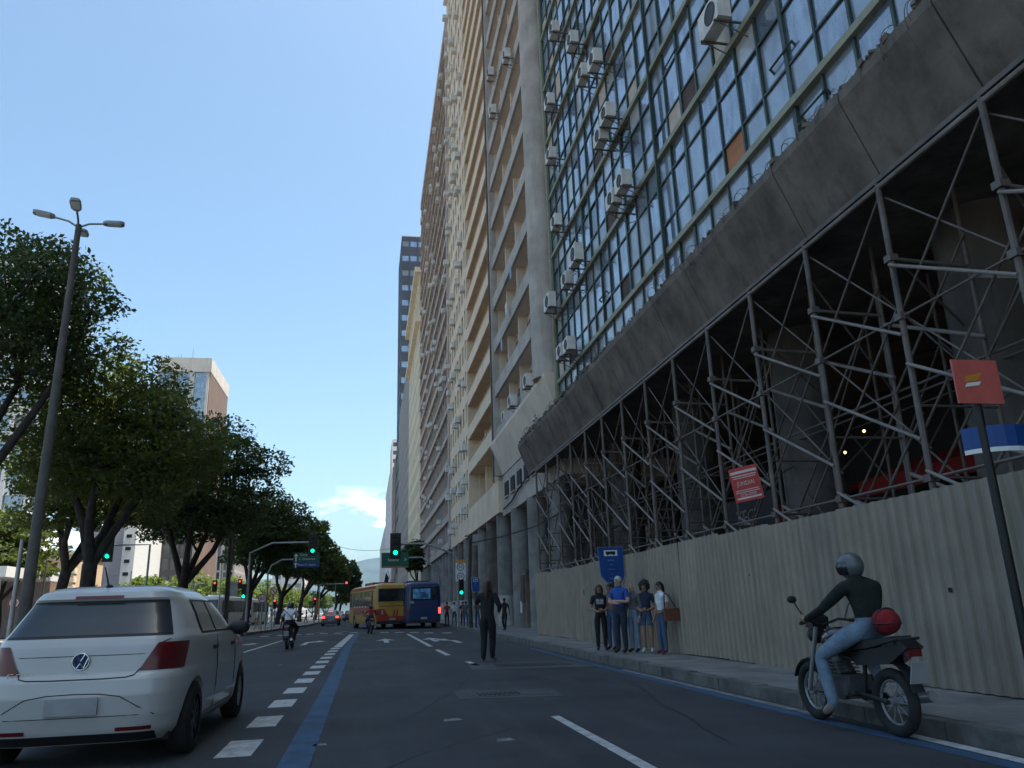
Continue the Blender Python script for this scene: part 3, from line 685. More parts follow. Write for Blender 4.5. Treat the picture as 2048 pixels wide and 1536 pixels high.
# --- E: ornate pale cream tower with an arcaded crown
E0, E1, ET = 125.0, 160.0, 58.0
E_ = block('ornate_tower', 'pale cream older tower with arched crown beyond the pinkish-grey block', FX, 24, E0, E1, ET, 'ws', palecream, g_dark, z0=0, pier_f=.5, sp_f=.34, floor=3.2, bay=3.0, proud=.5, wlim=200)
piece('cornice', palecream, E_, FX-.8, 24, E0-.6, E1, ET-9.2, ET-8.4); piece('cornice', palecream, E_, FX-.9, 24, E0-.7, E1, ET, ET+.9)
for j in range(9):
    y = E0+2.0+j*3.9; b = MB()
    for s in range(10):
        a0, a1 = math.pi*s/10, math.pi*(s+1)/10
        b.prism([(1.6*math.cos(a0),1.6*math.sin(a0)),(1.6*math.cos(a1),1.6*math.sin(a1)),(1.2*math.cos(a1),1.2*math.sin(a1)),(1.2*math.cos(a0),1.2*math.sin(a0))], lambda p, k, y=y: (FX-.25 if k else FX+.05, y+p[0], ET-3.2+p[1]))
    b.box(FX-.25,FX+.05,y-1.6,y-1.2,ET-8.3,ET-3.2); b.box(FX-.25,FX+.05,y+1.2,y+1.6,ET-8.3,ET-3.2); b.build('arch', palecream, E_)
b = MB()
for s in range(7): b.box(FX+1+s*.15, 22, E0+1+s*.4, E1-1, ET+.9+s*.34, ET+1.25+s*.34)
b.build('crown', palecream, E_)
dk = mat('dark_slate_cladding', (.045,.052,.07), .5, .15, .3)
block('dark_tower', 'dark slate skyscraper with pale window rows rising behind the cream towers', FX+.6, 34, 225, 250, 116, 'ws', dk, glassmat('glass_tower', (.14,.2,.3), .30, .1), pier_f=.22, sp_f=.62, floor=5.0, bay=2.6, proud=.25, wlim=240)
block('white_slab_block', 'narrow white slab block past the dark skyscraper', FX+.2, 24, 288, 312, 63, 'ws', mat('white_render',(.7,.69,.67),.8,.06), g_sky, pier_f=.25, sp_f=.5, wlim=120)
block('grey_street_block', 'grey block with vertical ribs between cream tower and dark skyscraper', FX+.3, 24, 165, 222, 56, 'ws', mat('rib_grey',(.36,.34,.33),.85,.1), g_dark, pier_f=.45, sp_f=.3, bay=2.2, wlim=200)
block('brown_street_block', 'dull brown block right after the dark skyscraper', FX+.4, 24, 251, 286, 50, 'ws', mat('rib_brown',(.28,.22,.19),.85,.1), g_dark, pier_f=.35, sp_f=.4, wlim=120)
block('blue_glass_block', 'bluish block with white bands far down the right side', FX+.1, 24, 315, 380, 55, 'ws', mat('band_white',(.6,.62,.64),.8,.06), g_sky2, pier_f=.12, sp_f=.5, bay=4, wlim=150)
block('far_pale_block', 'farthest pale block closing the right street wall', FX-.2, 24, 384, 520, 40, 'ws', mat('far_grey',(.5,.49,.48),.85,.08), g_dusty, pier_f=.3, sp_f=.5, bay=5, floor=4, wlim=100)

# --- air conditioners (things of their own: they hang on the facades)
def ac_unit(label, p, w=.8, h=.55, d=.32, group=None, detail=True, rot=0):
    t = thing('air_conditioner', label, 'air conditioner', p, rot, group)      # local: outward is -X
    b = MB(); b.box(-d,0,-w/2,w/2,0,h); b.build('casing', acwhite, t)
    if detail:
        b = MB(); b.torus((-d-.005,-w*.12,h*.5), h*.36, .018, (1,0,0), 20, 6); b.cyl((-d-.008,-w*.12,h*.5),(-d+.001,-w*.12,h*.5),h*.33,h*.33,20); b.build('fan_grille', acdark, t)
        for s in (-1,1):
            b = MB(); b.box(-d-.05,.42,s*w*.36-.02,s*w*.36+.02,-.05,-.005); b.tube([(-d,s*w*.36,-.03),(.4,s*w*.36,-.38)],.016,5); b.build('bracket', steel, t)
        b = MB(); b.tube([(-.1,w/2,h*.3),(-.05,w/2+.12,h*.5),(.1,w/2+.14,h*1.2),(.35,w/2+.05,h*1.5)],.018,6); b.build('hose', black_m, t)
        b = MB(); b.box(-d*.8,-d*.2,w/2,w/2+.004,h*.62,h*.85); b.build('service_cover', acdark, t)
    return t
ACL = [(1112,62,'topmost air conditioner beside the round pier on the green facade'),(1149,84,'high air conditioner second from the round pier near the picture top'),
 (1171,150,'lower of a close pair of air conditioners high on the green facade'),(1195,122,'upper of a close pair of air conditioners high on the green facade'),
 (1103,205,'air conditioner hung at the facade edge below an empty wire bracket'),(1220,230,'air conditioner with round fan above another in the upper left facade'),
 (1207,275,'boxy air conditioner under the one with the round fan'),(1106,312,'tall air conditioner at the facade edge level with the beige panel'),
 (1233,400,'left of two stacked-looking condensers in mid facade'),(1252,365,'right of two stacked-looking condensers in mid facade'),
 (1117,445,'air conditioner near the round pier just above the olive broken band'),(1157,515,'large squarish air conditioner on the lower left facade'),
 (1139,560,'small air conditioner right under the large squarish one'),(1104,608,'air conditioner jutting past the corner strip over the round pier'),
 (1143,690,'right air conditioner of the lowest pair on the green facade'),(1129,703,'left air conditioner of the lowest pair on the green facade'),
 (1437,42,'big condenser with round fan nearest the canopy at the picture top')]
for (x_, y_, lab) in ACL:
    p = on_x(x_, y_, FX-.42); big = x_ in (1157,1104,1437); ac_unit(lab, (FX-.36,p.y,p.z-.28), .95 if big else .75, .68 if big else .52)
r2 = random.Random(21)
for k, z in enumerate(CZ):                        # cream tower: window units, thick on its upper floors
    for j in range(ncol):
        if r2.random() < (.42 if k > 2 else .5):
            y = CM+.25+j*pw+pw/2+r2.uniform(-.3,.3); ac_unit('small window air conditioner on the far bay of the cream tower', (7.96,y,z+1.2+r2.uniform(-.2,1.0)), r2.uniform(.6,.85), r2.uniform(.42,.55), r2.uniform(.35,.6), 'air conditioners on the cream tower', False)
for i in range(70):
    k = r2.randrange(0,21); ac_unit('small window air conditioner on the pinkish-grey tower', (7.95,r2.uniform(D0+1,D1-4),DZ[k]+r2.uniform(.3,1.6)), .75, .5, .4, 'air conditioners on the pinkish-grey tower', False)
for (x_, y_, lab) in ((985,150,'dark-mouthed air conditioner high on the grey tower balconies'),(1018,115,'pale condenser high on the grey tower beside the dark one'),(990,225,'condenser by the downpipe of the grey tower'),
   (1062,765,'black boxed condenser on the lowest balcony of the grey tower near the pier'),(1030,805,'white condenser in the middle of the grey tower lowest balcony'),(1012,835,'condenser at the far end of the grey tower lowest balcony'),(1078,828,'window unit in the grey base wall above the canopy end')):
    p = on_x(x_, y_, 7.5 if y_ < 820 else 7.95); ac_unit(lab, (7.52 if y_ < 820 else 8.08,p.y,p.z-.25), .8, .6, .35)
for k in range(9):
    p = on_x(1003+k*3, 690-k*24, 7.5); b = MB(); b.obox((7.5,p.y,p.z),(.012,.5,.7),Matrix.Rotation(.1*(k%3-1),3,'X'))
    if k%3 == 0: tag(b.build('hung_cloth', p_white if k%2 else mat('cloth_blue',(.25,.35,.5),.9)), ['white cloth hung over a lower balcony rail of the grey tower','pale blue cloth hung over a middle balcony rail of the grey tower','white cloth hung over an upper balcony rail of the grey tower'][k//3], 'cloth')
# ------------------------------------------------------------------ left-hand buildings
wb_w = mat('white_facade',(.72,.71,.68),.8,.07,.3); wb_g = glassmat('glass_band',(.16,.25,.36),.22,.15)
block('banded_tower', 'tall white tower with blue window bands at the far left, behind the nearest tree', -75, -44.5, 112, 119, 51, 'es', wb_w, wb_g, pier_f=.16, sp_f=.42, floor=3.6, bay=3.4, proud=.5, wlim=300)
slab_m = mat('brown_louvre',(.36,.25,.20),.8,.1,.3); slab_w = mat('slab_cream',(.6,.54,.46),.8,.1,.3,dirt=(.35,.28,.22,.5))
SL = block('louvred_slab', 'brown louvred slab tower with cream top rising behind the left trees', -46, -35.3, 172, 194, 54.5, 'es', slab_w, g_sky, pier_f=.3, sp_f=.06, floor=50, bay=3.6, proud=.4, wlim=40)
for j in range(22): piece('louvre', slab_m, SL, -35.36, -34.95, 172.3+j, 172.75+j, 2, 53.2)
piece('top_band', slab_w, SL, -46.1, -34.9, 171.8, 194.1, 53.2, 56.4)
for x_ in (-43,-42.4,-40): b = MB(); b.cyl((x_,176,54.8),(x_,176,58.5 if x_ < -41 else 60),.06,.04,6); b.build('antenna', steel, SL)
gm = mat('grey_panel_cladding',(.30,.30,.33),.7,.1,.2); gw = mat('panel_strip_sunlit',(.72,.71,.68),.8,.06)
GB = thing('panelled_block', 'windowless grey panelled block with a sunlit side painted white behind the left trees', 'building', (-44,158,0), world=True)
piece('core_wall', gm, GB, -48.3, -43, 150.15, 170, 0, 17.2)
for k in range(6):
    for j in range(2): piece('cladding_panel', gm, GB, -48.4+j*2.72, -45.74+j*2.72, 150, 150.14, .05+k*2.87, 2.87+k*2.87)
piece('sunlit_strip', gw, GB, -42.98, -40.9, 149.8, 170, 0, 17.6)  # sunlit right-hand side of the block, its brightness painted in white
for k in range(7): piece('vent', black_m, GB, -42.5, -41.6, 149.72, 149.8, 2+k*2.2, 2.6+k*2.2)
block('dark_glass_block', 'dark glass block behind the forked tree trunks on the left', -42.5, -36, 168, 190, 23, 'es', mat('dark_mullion',(.07,.07,.08),.6,.1), g_dark, pier_f=.2, sp_f=.3, bay=1.8, wlim=150)
block('striped_block', 'pale striped block glimpsed between the left tree trunks', -47, -34, 215, 250, 33, 'es', mat('stripe_stone',(.5,.46,.42),.8,.1), g_dark, pier_f=.55, sp_f=.12, bay=1.6, floor=4, wlim=150)
block('far_white_block', 'small far white block seen under the last left trees', -34, -23, 300, 330, 19, 'es', wb_w, g_sky2, pier_f=.4, sp_f=.5, wlim=80)
bei = mat('beige_plaster',(.62,.44,.29),.85,.08,.4)
BE = thing('beige_house', 'low beige plastered house with banded corner, sunlit at far left', 'building', (-45,126,0), world=True)
piece('wall', bei, BE, -50, -40.4, 120, 132, 0, 10.2)
for k in range(8): piece('quoin', palecream, BE, -41.3, -40.3, 119.85, 121, .4+k*1.2, 1.1+k*1.2)
piece('cornice', palecream, BE, -50.3, -40.1, 119.7, 132, 10.2, 10.7)
for k in range(2): piece('window', g_dark, BE, -49.4+k*2.1, -48.4+k*2.1, 119.9, 120.02, 5.4, 7.4)
b = MB(); b.prism([(118.3,3.6),(120,4.4),(120,4.2),(118.3,3.4)], lambda p, k: (-40.4 if k else -49, p[0], p[1])); b.build('tiled_awning', p_orange, BE)
KI = thing('white_shelter', 'low white flat-roofed shelter at the far left edge behind the lamp post', 'shelter', (-31,72,0), world=True)
piece('roof', wb_w, KI, -44, -27.0, 66, 78, 4.6, 5.4)
for x_ in (-43,-38,-33,-28): piece('post', wb_w, KI, x_-.2, x_+.2, 67, 67.4, 0, 4.6)
piece('back_wall', mat('shelter_wall',(.4,.34,.33),.8), KI, -43.5, -27.5, 76, 76.3, 0, 4.6)
piece('notice', s_red, KI, -29.6, -28.6, 66.9, 66.96, 1.6, 2.6)

# ------------------------------------------------------------------ trees
bark = mat('bark', (.045,.038,.032), .95, .35, 3, bump=.8, bscale=12)
leaf_d = leafmat('leaves_dark', (.036,.060,.02), (.09,.14,.025))
leaf_m = leafmat('leaves_green', (.046,.072,.018), (.19,.24,.035))
leaf_l = leafmat('leaves_light', (.085,.13,.03), (.26,.36,.05))
def leafmesh(clumps, n, size, m, seed):
    r = np.random.RandomState(seed); vols = np.array([c[3]*c[4]*c[5] for c in clumps])**.67; cnt = np.maximum(20, (n*vols/vols.sum()).astype(int)); P = []
    for c, k in zip(clumps, cnt):
        d = r.normal(size=(k,3)); d /= np.linalg.norm(d,axis=1)[:,None]; rr_ = r.uniform(.45,1.06,k)**.6
        d[:,2] = np.where(d[:,2] < -.35, d[:,2]*.45, d[:,2])
        P.append(np.array(c[:3])+d*rr_[:,None]*np.array(c[3:6])+r.normal(0,.10,(k,3)))
    P = np.concatenate(P); k = len(P)
    nrm = r.normal(size=(k,3)); nrm[:,2] = np.abs(nrm[:,2])+.35; nrm /= np.linalg.norm(nrm,axis=1)[:,None]
    a = np.cross(nrm, r.normal(size=(k,3))); a /= np.linalg.norm(a,axis=1)[:,None]; bb = np.cross(nrm,a)
    s = size*r.uniform(.6,1.35,(k,1)); la, lb = a*s, bb*s*.5
    V = np.stack([P-la, P-la*.1-lb+nrm*s*.12, P+la, P-la*.1+lb+nrm*s*.12], 1).reshape(-1,3)
    me = bpy.data.meshes.new('crown'); me.vertices.add(4*k); me.vertices.foreach_set('co', V.astype(np.float32).ravel())
    me.loops.add(4*k); me.loops.foreach_set('vertex_index', np.arange(4*k,dtype=np.int32)); me.polygons.add(k)
    me.polygons.foreach_set('loop_start', np.arange(0,4*k,4,dtype=np.int32)); me.materials.append(m); me.update(); me.validate(); return me
def tree(label, base, crown, rad3, n=7000, size=.26, m=None, seed=1, tr=.3, fork=3.6, ncl=22, cf=1.0, group='avenue trees on the median'):
    r = random.Random(seed); T = thing('tree', label, 'tree', base, 0, group, world=True); B_ = Vector(base); Cc = Vector(crown); cl = []
    for i in range(ncl):
        z = 1-2*(i+.5)/ncl; z = max(z,-.72); a = i*2.39996+r.uniform(-.3,.3); q = math.sqrt(max(0,1-z*z)); f = r.uniform(.52,.82)
        cs = cf*r.uniform(.26,.44)*min(rad3[0],rad3[2])
        cl.append((Cc.x+rad3[0]*q*math.cos(a)*f, Cc.y+rad3[1]*q*math.sin(a)*f, Cc.z+rad3[2]*z*f, cs*1.25, cs*1.25, cs*.8))
    for i in range(4): cl.append((Cc.x+r.uniform(-.3,.3)*rad3[0], Cc.y+r.uniform(-.3,.3)*rad3[1], Cc.z+r.uniform(-.2,.4)*rad3[2], rad3[0]*.4, rad3[1]*.4, rad3[2]*.32))
    b = MB(); F1 = B_+Vector(((Cc.x-B_.x)*.25+r.uniform(-.2,.2), (Cc.y-B_.y)*.2, fork))
    b.tube([B_+Vector((0,0,-.1)), B_+Vector((0,0,.25)), (B_*.5+F1*.5)+Vector((r.uniform(-.15,.15),0,0)), F1], [tr*1.6,tr*1.1,tr*.95,tr*.95], 10)
    nm = 4; mains = []
    for j in range(nm):
        a = 2*math.pi*j/nm+r.uniform(-.3,.3); E2 = Vector((Cc.x+rad3[0]*.42*math.cos(a), Cc.y+rad3[1]*.42*math.sin(a), lerp(F1.z,Cc.z,.75)))
        mid = F1.lerp(E2,.5)+Vector((r.uniform(-.3,.3),r.uniform(-.3,.3),-.25)); b.tube([F1-Vector((0,0,.15)),mid,E2],[tr*.75,tr*.55,tr*.38],8); mains.append(E2); mains.append(mid)
    for c in cl:
        q = Vector(c[:3]); s_ = min(mains, key=lambda e: (e-q).length)
        b.tube([s_, s_.lerp(q,.5)+Vector((r.uniform(-.25,.25),r.uniform(-.25,.25),.1)), q],[tr*.3,tr*.2,tr*.08],6)
    b.build('trunk', bark, T, smooth=60)
    o = bpy.data.objects.new('crown', leafmesh(cl,n,size,m or leaf_d,seed)); col.objects.link(o); adopt(o,T)
    return T
tree('nearest dark tree at the left edge, its crown behind the tall lamp post top', (-16.2,32.5,.15), (-14.6,33,13.2), (4.6,4.4,4.3), 21000, .12, leaf_d, 3, .32, 4.5, 30, .72)
tree('big sunlit tree with a Y-forked trunk behind the white hatchback', (-12.5,38,.15), (-11.6,38.2,9.1), (4.7,5,4.2), 32000, .125, leaf_m, 5, .33, 3.5, 28)
tree('tree filling the gap behind the Y-forked tree', (-16.8,48,.15), (-15.6,48,8.6), (4.2,4.6,4.0), 19000, .15, leaf_m, 8, .3, 3.8)
tree('tall dark tree with leaning limbs to the right of the Y-forked tree', (-11.6,54,.15), (-11.0,54,9.3), (5.0,5,5.2), 30000, .145, leaf_d, 12, .33, 3.2, 28)
tree('dark tree behind the left signal mast', (-10.4,73,.15), (-9.2,73,7.9), (4.2,5,4.4), 20000, .17, leaf_d, 15, .3, 3.2)
tree('dark tree standing just past the green and blue direction sign', (-9.6,91,.15), (-8.3,91,7.6), (3.9,5,4.2), 11000, .24, leaf_d, 17, .28, 3.0)
tree('tree whose sunlit right edge stands against the clouds', (-9.0,113,.15), (-7.6,113,9.2), (3.5,5,5.2), 11000, .26, leaf_m, 21, .28, 3.2)
tree('tree with a pale green top below the clouds', (-8.4,137,.15), (-6.4,137,8.0), (3.4,5,4.0), 6000, .34, leaf_m, 24, .28, 3.2)
tree('low dark tree hanging over the red signal arm', (-6.0,157,.15), (-4.6,157,7.2), (3.4,5,3.8), 6000, .36, leaf_d, 27, .26, 3)
tree('last tree on the median, just left of the yellow bus roof', (-6.0,185,.15), (-4.2,185,6.0), (3.0,6,4.2), 5000, .4, leaf_l, 31, .26, 3)
tree('narrow street tree on the right pavement between sign arm and pinkish-grey tower', (6.7,104,.15), (6.0,104.5,7.7), (1.5,2.4,2.9), 3500, .24, leaf_d, 33, .14, 4.6, 14, group='trees on the right pavement')
def far_tree(label, x, y, z, r, seed, m=None, n=5000): tree(label, (x,y,.0), (x,y,z), (r,r,r*.8), n, .27, m or leaf_l, seed, .22, max(1.2,z-r*.9), 16, group='sunlit trees beyond the median')
far_tree('sunlit tree at the left edge below the banded tower', -29.5, 72, 7.2, 4.6, 41, leaf_m, 6000)
far_tree('second sunlit tree at the left edge behind the lamp post', -34.5, 84, 6.2, 4.2, 42, leaf_m, 5000)
far_tree('round sunlit tree in front of the windowless grey block', -26.5, 104, 3.8, 3.3, 43)
far_tree('low sunlit tree left of the round one, by the beige house', -34.5, 108, 3.1, 3.0, 44)
for i, (x_, y_) in enumerate(((-24.5,118),(-22,136),(-26,150),(-21,165),(-19,190),(-18,215),(-16,245),(-14,280))):
    far_tree('sunlit background tree glimpsed between the median trunks', x_, y_, 4.6, 4.2, 50+i, None, 3000)
pt = thing('palm_plant', 'small palm with drooping fronds by the beige house', 'palm', (-41.5,112,0), world=True)
b = MB(); b.cyl((-41.5,112,0),(-41.5,112,3.4),.18,.12,8); b.build('trunk', bark, pt)
b = MB()
for k in range(12):
    a = k*.55; P = [Vector((-41.5,112,3.4))+Vector((math.cos(a)*t*2.2, math.sin(a)*t*2.2, 1.3*t-1.7*t*t)) for t in (0,.25,.5,.75,1)]; s = Vector((-math.sin(a),math.cos(a),0))
    b.grid([[p-s*.22*(1-i/5)+Vector((0,0,-.08)), p, p+s*.22*(1-i/5)+Vector((0,0,-.08))] for i, p in enumerate(P)])
b.build('fronds', leaf_m, pt)
# ------------------------------------------------------------------ street furniture
def lamp_post(label, base, h, arm=.75, r=.175):
    T = thing('street_lamp', label, 'street lamp', base, 0, 'four-headed street lamps')
    b = MB(); b.cyl((0,0,0),(0,0,h),r,r*.5,16); b.build('pole', polegrey, T, smooth=40)
    b = MB(); b.cyl((0,0,0),(0,0,.5),r*1.3,r*1.15,16); b.build('base', polegrey, T, smooth=40)
    for k in range(4):
        a = rad(12+90*k); d = Vector((math.cos(a),math.sin(a),0)); s = Vector((-d.y,d.x,0))
        b = MB(); b.tube([(0,0,h-.1),tuple(d*.3+Vector((0,0,h+.08))),tuple(d*arm+Vector((0,0,h+.16)))],.035,8); ar = b.build('arm', galv, T, smooth=50)
        c0 = d*(arm-.05)+Vector((0,0,h+.16)); b = MB()
        prof = [(0,.07),(.12,.15),(.5,.16),(.62,.11),(.64,0),(.62,-.11),(.5,-.16),(.12,-.15),(0,-.07)]
        b.prism(prof, lambda p, kk, c0=c0, d=d, s=s: tuple(c0+d*p[0]+s*p[1]+Vector((0,0,.10*p[0]+(.06 if kk else -.03))))); hd = b.build('lamp_head', galv, T)
        b = MB(); b.prism([(.14,.12),(.54,.13),(.54,-.13),(.14,-.12)], lambda p, kk, c0=c0, d=d, s=s: tuple(c0+d*p[0]+s*p[1]+Vector((0,0,.10*p[0]-(.05 if kk else .028))))); b.build('lens', s_white, hd)
    return T
p = on_y(46,1250,25.0); lamp_post('tall four-headed street lamp in the left foreground, in front of the trees', (p.x,25,.15), 13.6)
p = on_y(450,1262,63.0); lamp_post('farther four-headed street lamp sticking out above the left trees', (p.x,63,.15), 14.2)
def head(parent, c, lit, s=1.0, n=3, back=True, face=-1):
    """signal head centred at c, lenses on the -Y side; lit: 'r' 'g' or ''"""
    h = .33*n*s; c = Vector(c); b = MB(); b.box(c.x-.16*s,c.x+.16*s,c.y,c.y+.22*s,c.z-h/2,c.z+h/2); o = b.build('signal_head', s_black, parent)
    if back: b = MB(); b.box(c.x-.27*s,c.x+.27*s,c.y+.06*s,c.y+.075*s,c.z-h/2-.14*s,c.z+h/2+.14*s); b.build('back_plate', s_black, o)
    for k in range(n):
        z = c.z+h/2-.165*s-.33*s*k; m = l_red if (lit == 'r' and k == 0) else l_green if (lit == 'g' and k == n-1) else l_off
        b = MB(); b.cyl((c.x,c.y+.01,z),(c.x,c.y-.02,z),.115*s,.1*s,16); b.build('lens', m, o)
        b = MB(); P = []
        for q in range(9):
            a = math.pi*q/8; P.append([(c.x+.13*s*math.cos(a),c.y,z+.13*s*math.sin(a)),(c.x+.13*s*math.cos(a),c.y-.2*s,z+.13*s*math.sin(a)-.02)])
        b.grid(P); b.build('visor', s_black, o)
    return o
def mast(label, base, path, r=.07, name='traffic_signal', cat='traffic light', m=None):
    T = thing(name, label, cat, base, 0, None, world=True); b = MB(); b.tube([base]+path, [r*1.3]+[r]*(len(path)), 10); b.build('mast', m or galv, T, smooth=50); return T
# right side: mast with speed panel, low head and the long curved arm
bp = on_z(921,1258); bp = (5.62,bp.y,.15); Y = bp[1]
zt = on_y(921,1108,Y).z; hp = on_y(791,1092,Y-.1); az = on_y(860,1087,Y).z
T = mast('signal mast on the right pavement with 60 and 50 speed panel and long curved arm', bp, [(bp[0],Y,zt-.4),(bp[0]-.2,Y,zt),(bp[0]-1.2,Y,az-.3),(bp[0]-2.0,Y,az),(hp.x+.2,Y,az)], .065)
head(T, (hp.x,Y-.2,hp.z), 'g', 1.25)
lo = on_y(922,1183,Y-.1); o = head(T, (lo.x,Y-.32,lo.z+.25), 'g', .95, back=False)
sp = on_y(921,1141,Y-.1); b = MB(); b.box(sp.x-.31,sp.x+.31,Y-.14,Y-.11,sp.z-.66,sp.z+.66); spn = b.build('speed_panel', s_white, T)
b = MB(); b.box(sp.x-.31,sp.x+.31,Y-.146,Y-.141,sp.z+.47,sp.z+.66); b.build('orange_header', s_orange, spn)
for dz, t_ in ((.22,'60'),(-.36,'50')):
    b = MB(); b.torus((sp.x,Y-.145,sp.z+dz),.215,.022,(0,1,0),28,6); b.build('ring', s_black, spn)
    text('speed_number', t_, .27, s_black, spn, (sp.x,Y-.146,sp.z+dz), (1,0,0), (0,0,1))
# right: green overhead sign on its own curved arm
Y = 74.0; sg = on_y(790,1119,Y); pe = on_y(872,1137,Y)
T = mast('green overhead direction sign on a curved arm above the buses', (6.6,Y,.15), [(6.6,Y,pe.z-.8),(6.35,Y,pe.z-.1),(5.0,Y,sg.z+.15),(sg.x,Y,sg.z+.1)], .08, 'direction_sign', 'road sign')
b = MB(); b.box(sg.x-1.25,sg.x+1.25,Y-.16,Y-.11,sg.z-.62,sg.z+.62); pn = b.build('panel', s_green, T)
b = MB(); b.box(sg.x-1.25,sg.x+1.25,Y-.18,Y-.04,sg.z-.76,sg.z-.63); b.build('rusty_rail', mat('rusty_rail',(.30,.14,.08),.9), pn)
text('sign_text', 'Niteroi', .34, s_white, pn, (sg.x-.15,Y-.165,sg.z-.05), (1,0,0), (0,0,1)); text('arrow', '>', .5, s_white, pn, (sg.x+.95,Y-.165,sg.z-.05), (1,0,0), (0,0,1))
# left: signal mast with the long arm over the road
bp = on_z(490,1272); Y = bp.y; bx_ = bp.x; hd_ = on_y(626,1091,Y)
T = mast('signal mast on the median with a long arm reaching over the left lanes', (bx_,Y,.1), [(bx_,Y,on_y(490,1120,Y).z),(on_y(500,1106,Y).x,Y,on_y(500,1106,Y).z),(on_y(545,1086,Y).x,Y,on_y(545,1086,Y).z),(hd_.x,Y,on_y(600,1085,Y).z)], .06)
head(T, (hd_.x,Y-.2,hd_.z), 'g', 1.05); q = on_y(489,1183,Y); head(T, (q.x,Y-.34,q.z), 'g', .9, back=False)
# left: green and blue direction sign
Y = 61.0; sg = on_y(613,1120,Y); T = mast('green and blue direction sign on a curved arm over the left lanes', (-7.25,Y,.15), [(-7.25,Y,sg.z-.9),(-7.0,Y,sg.z-.35),(-6.3,Y,sg.z+.05),(sg.x,Y,sg.z+.05)], .06, 'direction_sign', 'road sign')
b = MB(); b.box(sg.x-.95,sg.x+.95,Y-.13,Y-.08,sg.z-.16,sg.z+.55); pn = b.build('green_panel', s_green, T)
b = MB(); b.box(sg.x-.95,sg.x+.95,Y-.128,Y-.08,sg.z-.53,sg.z-.165); pb = b.build('blue_panel', s_blue, T)
text('sign_text', 'Central', .24, s_white, pn, (sg.x-.5,Y-.134,sg.z+.37), (1,0,0), (0,0,1), 'LEFT'); text('sign_text', 'S. Cristovao', .24, s_white, pn, (sg.x-.55,Y-.134,sg.z+.07), (1,0,0), (0,0,1), 'LEFT')
text('sign_text', 'Praca O. Aguiar', .2, s_white, pb, (sg.x-.6,Y-.134,sg.z-.35), (1,0,0), (0,0,1), 'LEFT')
for z_, s_ in ((sg.z+.2,.3),(sg.z-.36,.2)):
    b = MB(); b.prism([(-.04,-s_),(.04,-s_),(.04,.3*s_),(.16,.3*s_),(0,s_*.9),(-.16,.3*s_),(-.04,.3*s_)], lambda p, k, z_=z_: (sg.x-.76+p[0], Y-.136+(.004 if k else 0), z_+p[1])); b.build('arrow', s_white, pn)
# left: other signals
def arm_signal(label, hx, hy, Y, side_px, lit, s, bx=None):
    h_ = on_y(hx,hy,Y); a_ = on_y(side_px,hy-8 if hy < 1150 else hy,Y); x0 = a_.x if bx is None else bx
    T = mast(label, (x0,Y,.15), [(x0,Y,h_.z+.25*s),(h_.x,Y,h_.z+.25*s)], .055); head(T, (h_.x,Y-.2,h_.z), lit, s); return T
arm_signal('green signal hung on an arm left of the forked tree trunks', 218, 1100, 45, 300, 'g', 1.0)
arm_signal('red signal on a short arm left of the slim dark pole', 430, 1172, 76, 372, 'r', .8)
arm_signal('small red signal reaching right beside the green mast signal', 480, 1168, 84, 500, 'r', .75)
bp = on_z(637,1250); arm_signal('red signal on a straight arm over the far left lanes', 693, 1172, bp.y, 637, 'r', 1.0, bp.x)
for (x_, y_, Y, lab) in ((550,1208,74,'red pedestrian signal on a short post behind the helmeted rider'),(630,1203,91,'red signal on a thin post left of the braking car')):
    q = on_y(x_,y_,Y); T = mast(lab, (q.x,Y,.15), [(q.x,Y,q.z+.4)], .05); head(T, (q.x,Y-.3,q.z), 'r', .85, back=False)
def round_sign(label, x_, y_, Y, t_, d=.28, ring=None):
    q = on_y(x_,y_,Y); T = mast(label, (q.x,Y,.15), [(q.x,Y,q.z+.35)], .035, 'road_sign', 'road sign')
    b = MB(); b.cyl((q.x,Y-.07,q.z),(q.x,Y-.05,q.z),d,d,28); dc = b.build('disc', s_white, T)
    b = MB(); b.torus((q.x,Y-.072,q.z),d*.88,d*.11,(0,1,0),28,6); b.build('ring', s_red if ring is None else ring, dc)
    if t_: text('speed_number', t_, d*1.15, s_black, dc, (q.x,Y-.074,q.z-.01), (1,0,0), (0,0,1))
    else:
        b = MB(); b.obox((q.x,Y-.08,q.z),(d*1.6,.008,.05),Matrix.Rotation(.8,3,'Y')); b.build('bar', s_red, dc)
    return T
round_sign('round 60 speed sign in front of a median trunk behind the white-shirted rider', 525, 1197, 57, '60', .30)
round_sign('round 60 speed sign half hidden by the tall lamp post', 29, 1206, 47, '60', .30)
round_sign('round turn ban sign just right of the median 60 sign', 547, 1182, 61, '', .27)
q = on_y(385,1178,66); T = mast('grey sign plate seen from behind between two slim poles', (q.x,66,.15), [(q.x,66,q.z+.8)], .04, 'road_sign', 'road sign'); q = on_y(466,1180,66)
b = MB(); b.box(q.x-.35,q.x+.35,65.9,65.93,q.z-.5,q.z+.6); b.build('plate', galv, T)
for (x_, Y, h_, r_, lab) in ((449,60,8.5,.13,'thick dark pole on the median left of the signal mast'),(436,78,7,.06,'slim grey pole left of the thick dark pole'),(253,62,4.6,.05,'slim pole under the arm of the hung green signal'),(78,70,6,.08,'rust-brown pole in front of the beige house'),(669,118,5.4,.06,'thin grey post under the far red signal arm'),(22,46,5.5,.13,'pale post beside the lamp post with notices')):
    q = on_y(x_,1240,Y); T = thing('street_pole', lab, 'pole', (q.x,Y,.15), world=True); b = MB(); b.cyl((q.x,Y,.15),(q.x,Y,h_),r_,r_*.8,10); b.build('shaft', wood_pole if .07 < r_ and x_ != 22 else galv, T, smooth=40); b = MB(); b.cyl((q.x,Y,.15),(q.x,Y,.4),r_*1.5,r_*1.3,10); b.build('base', galv, T)
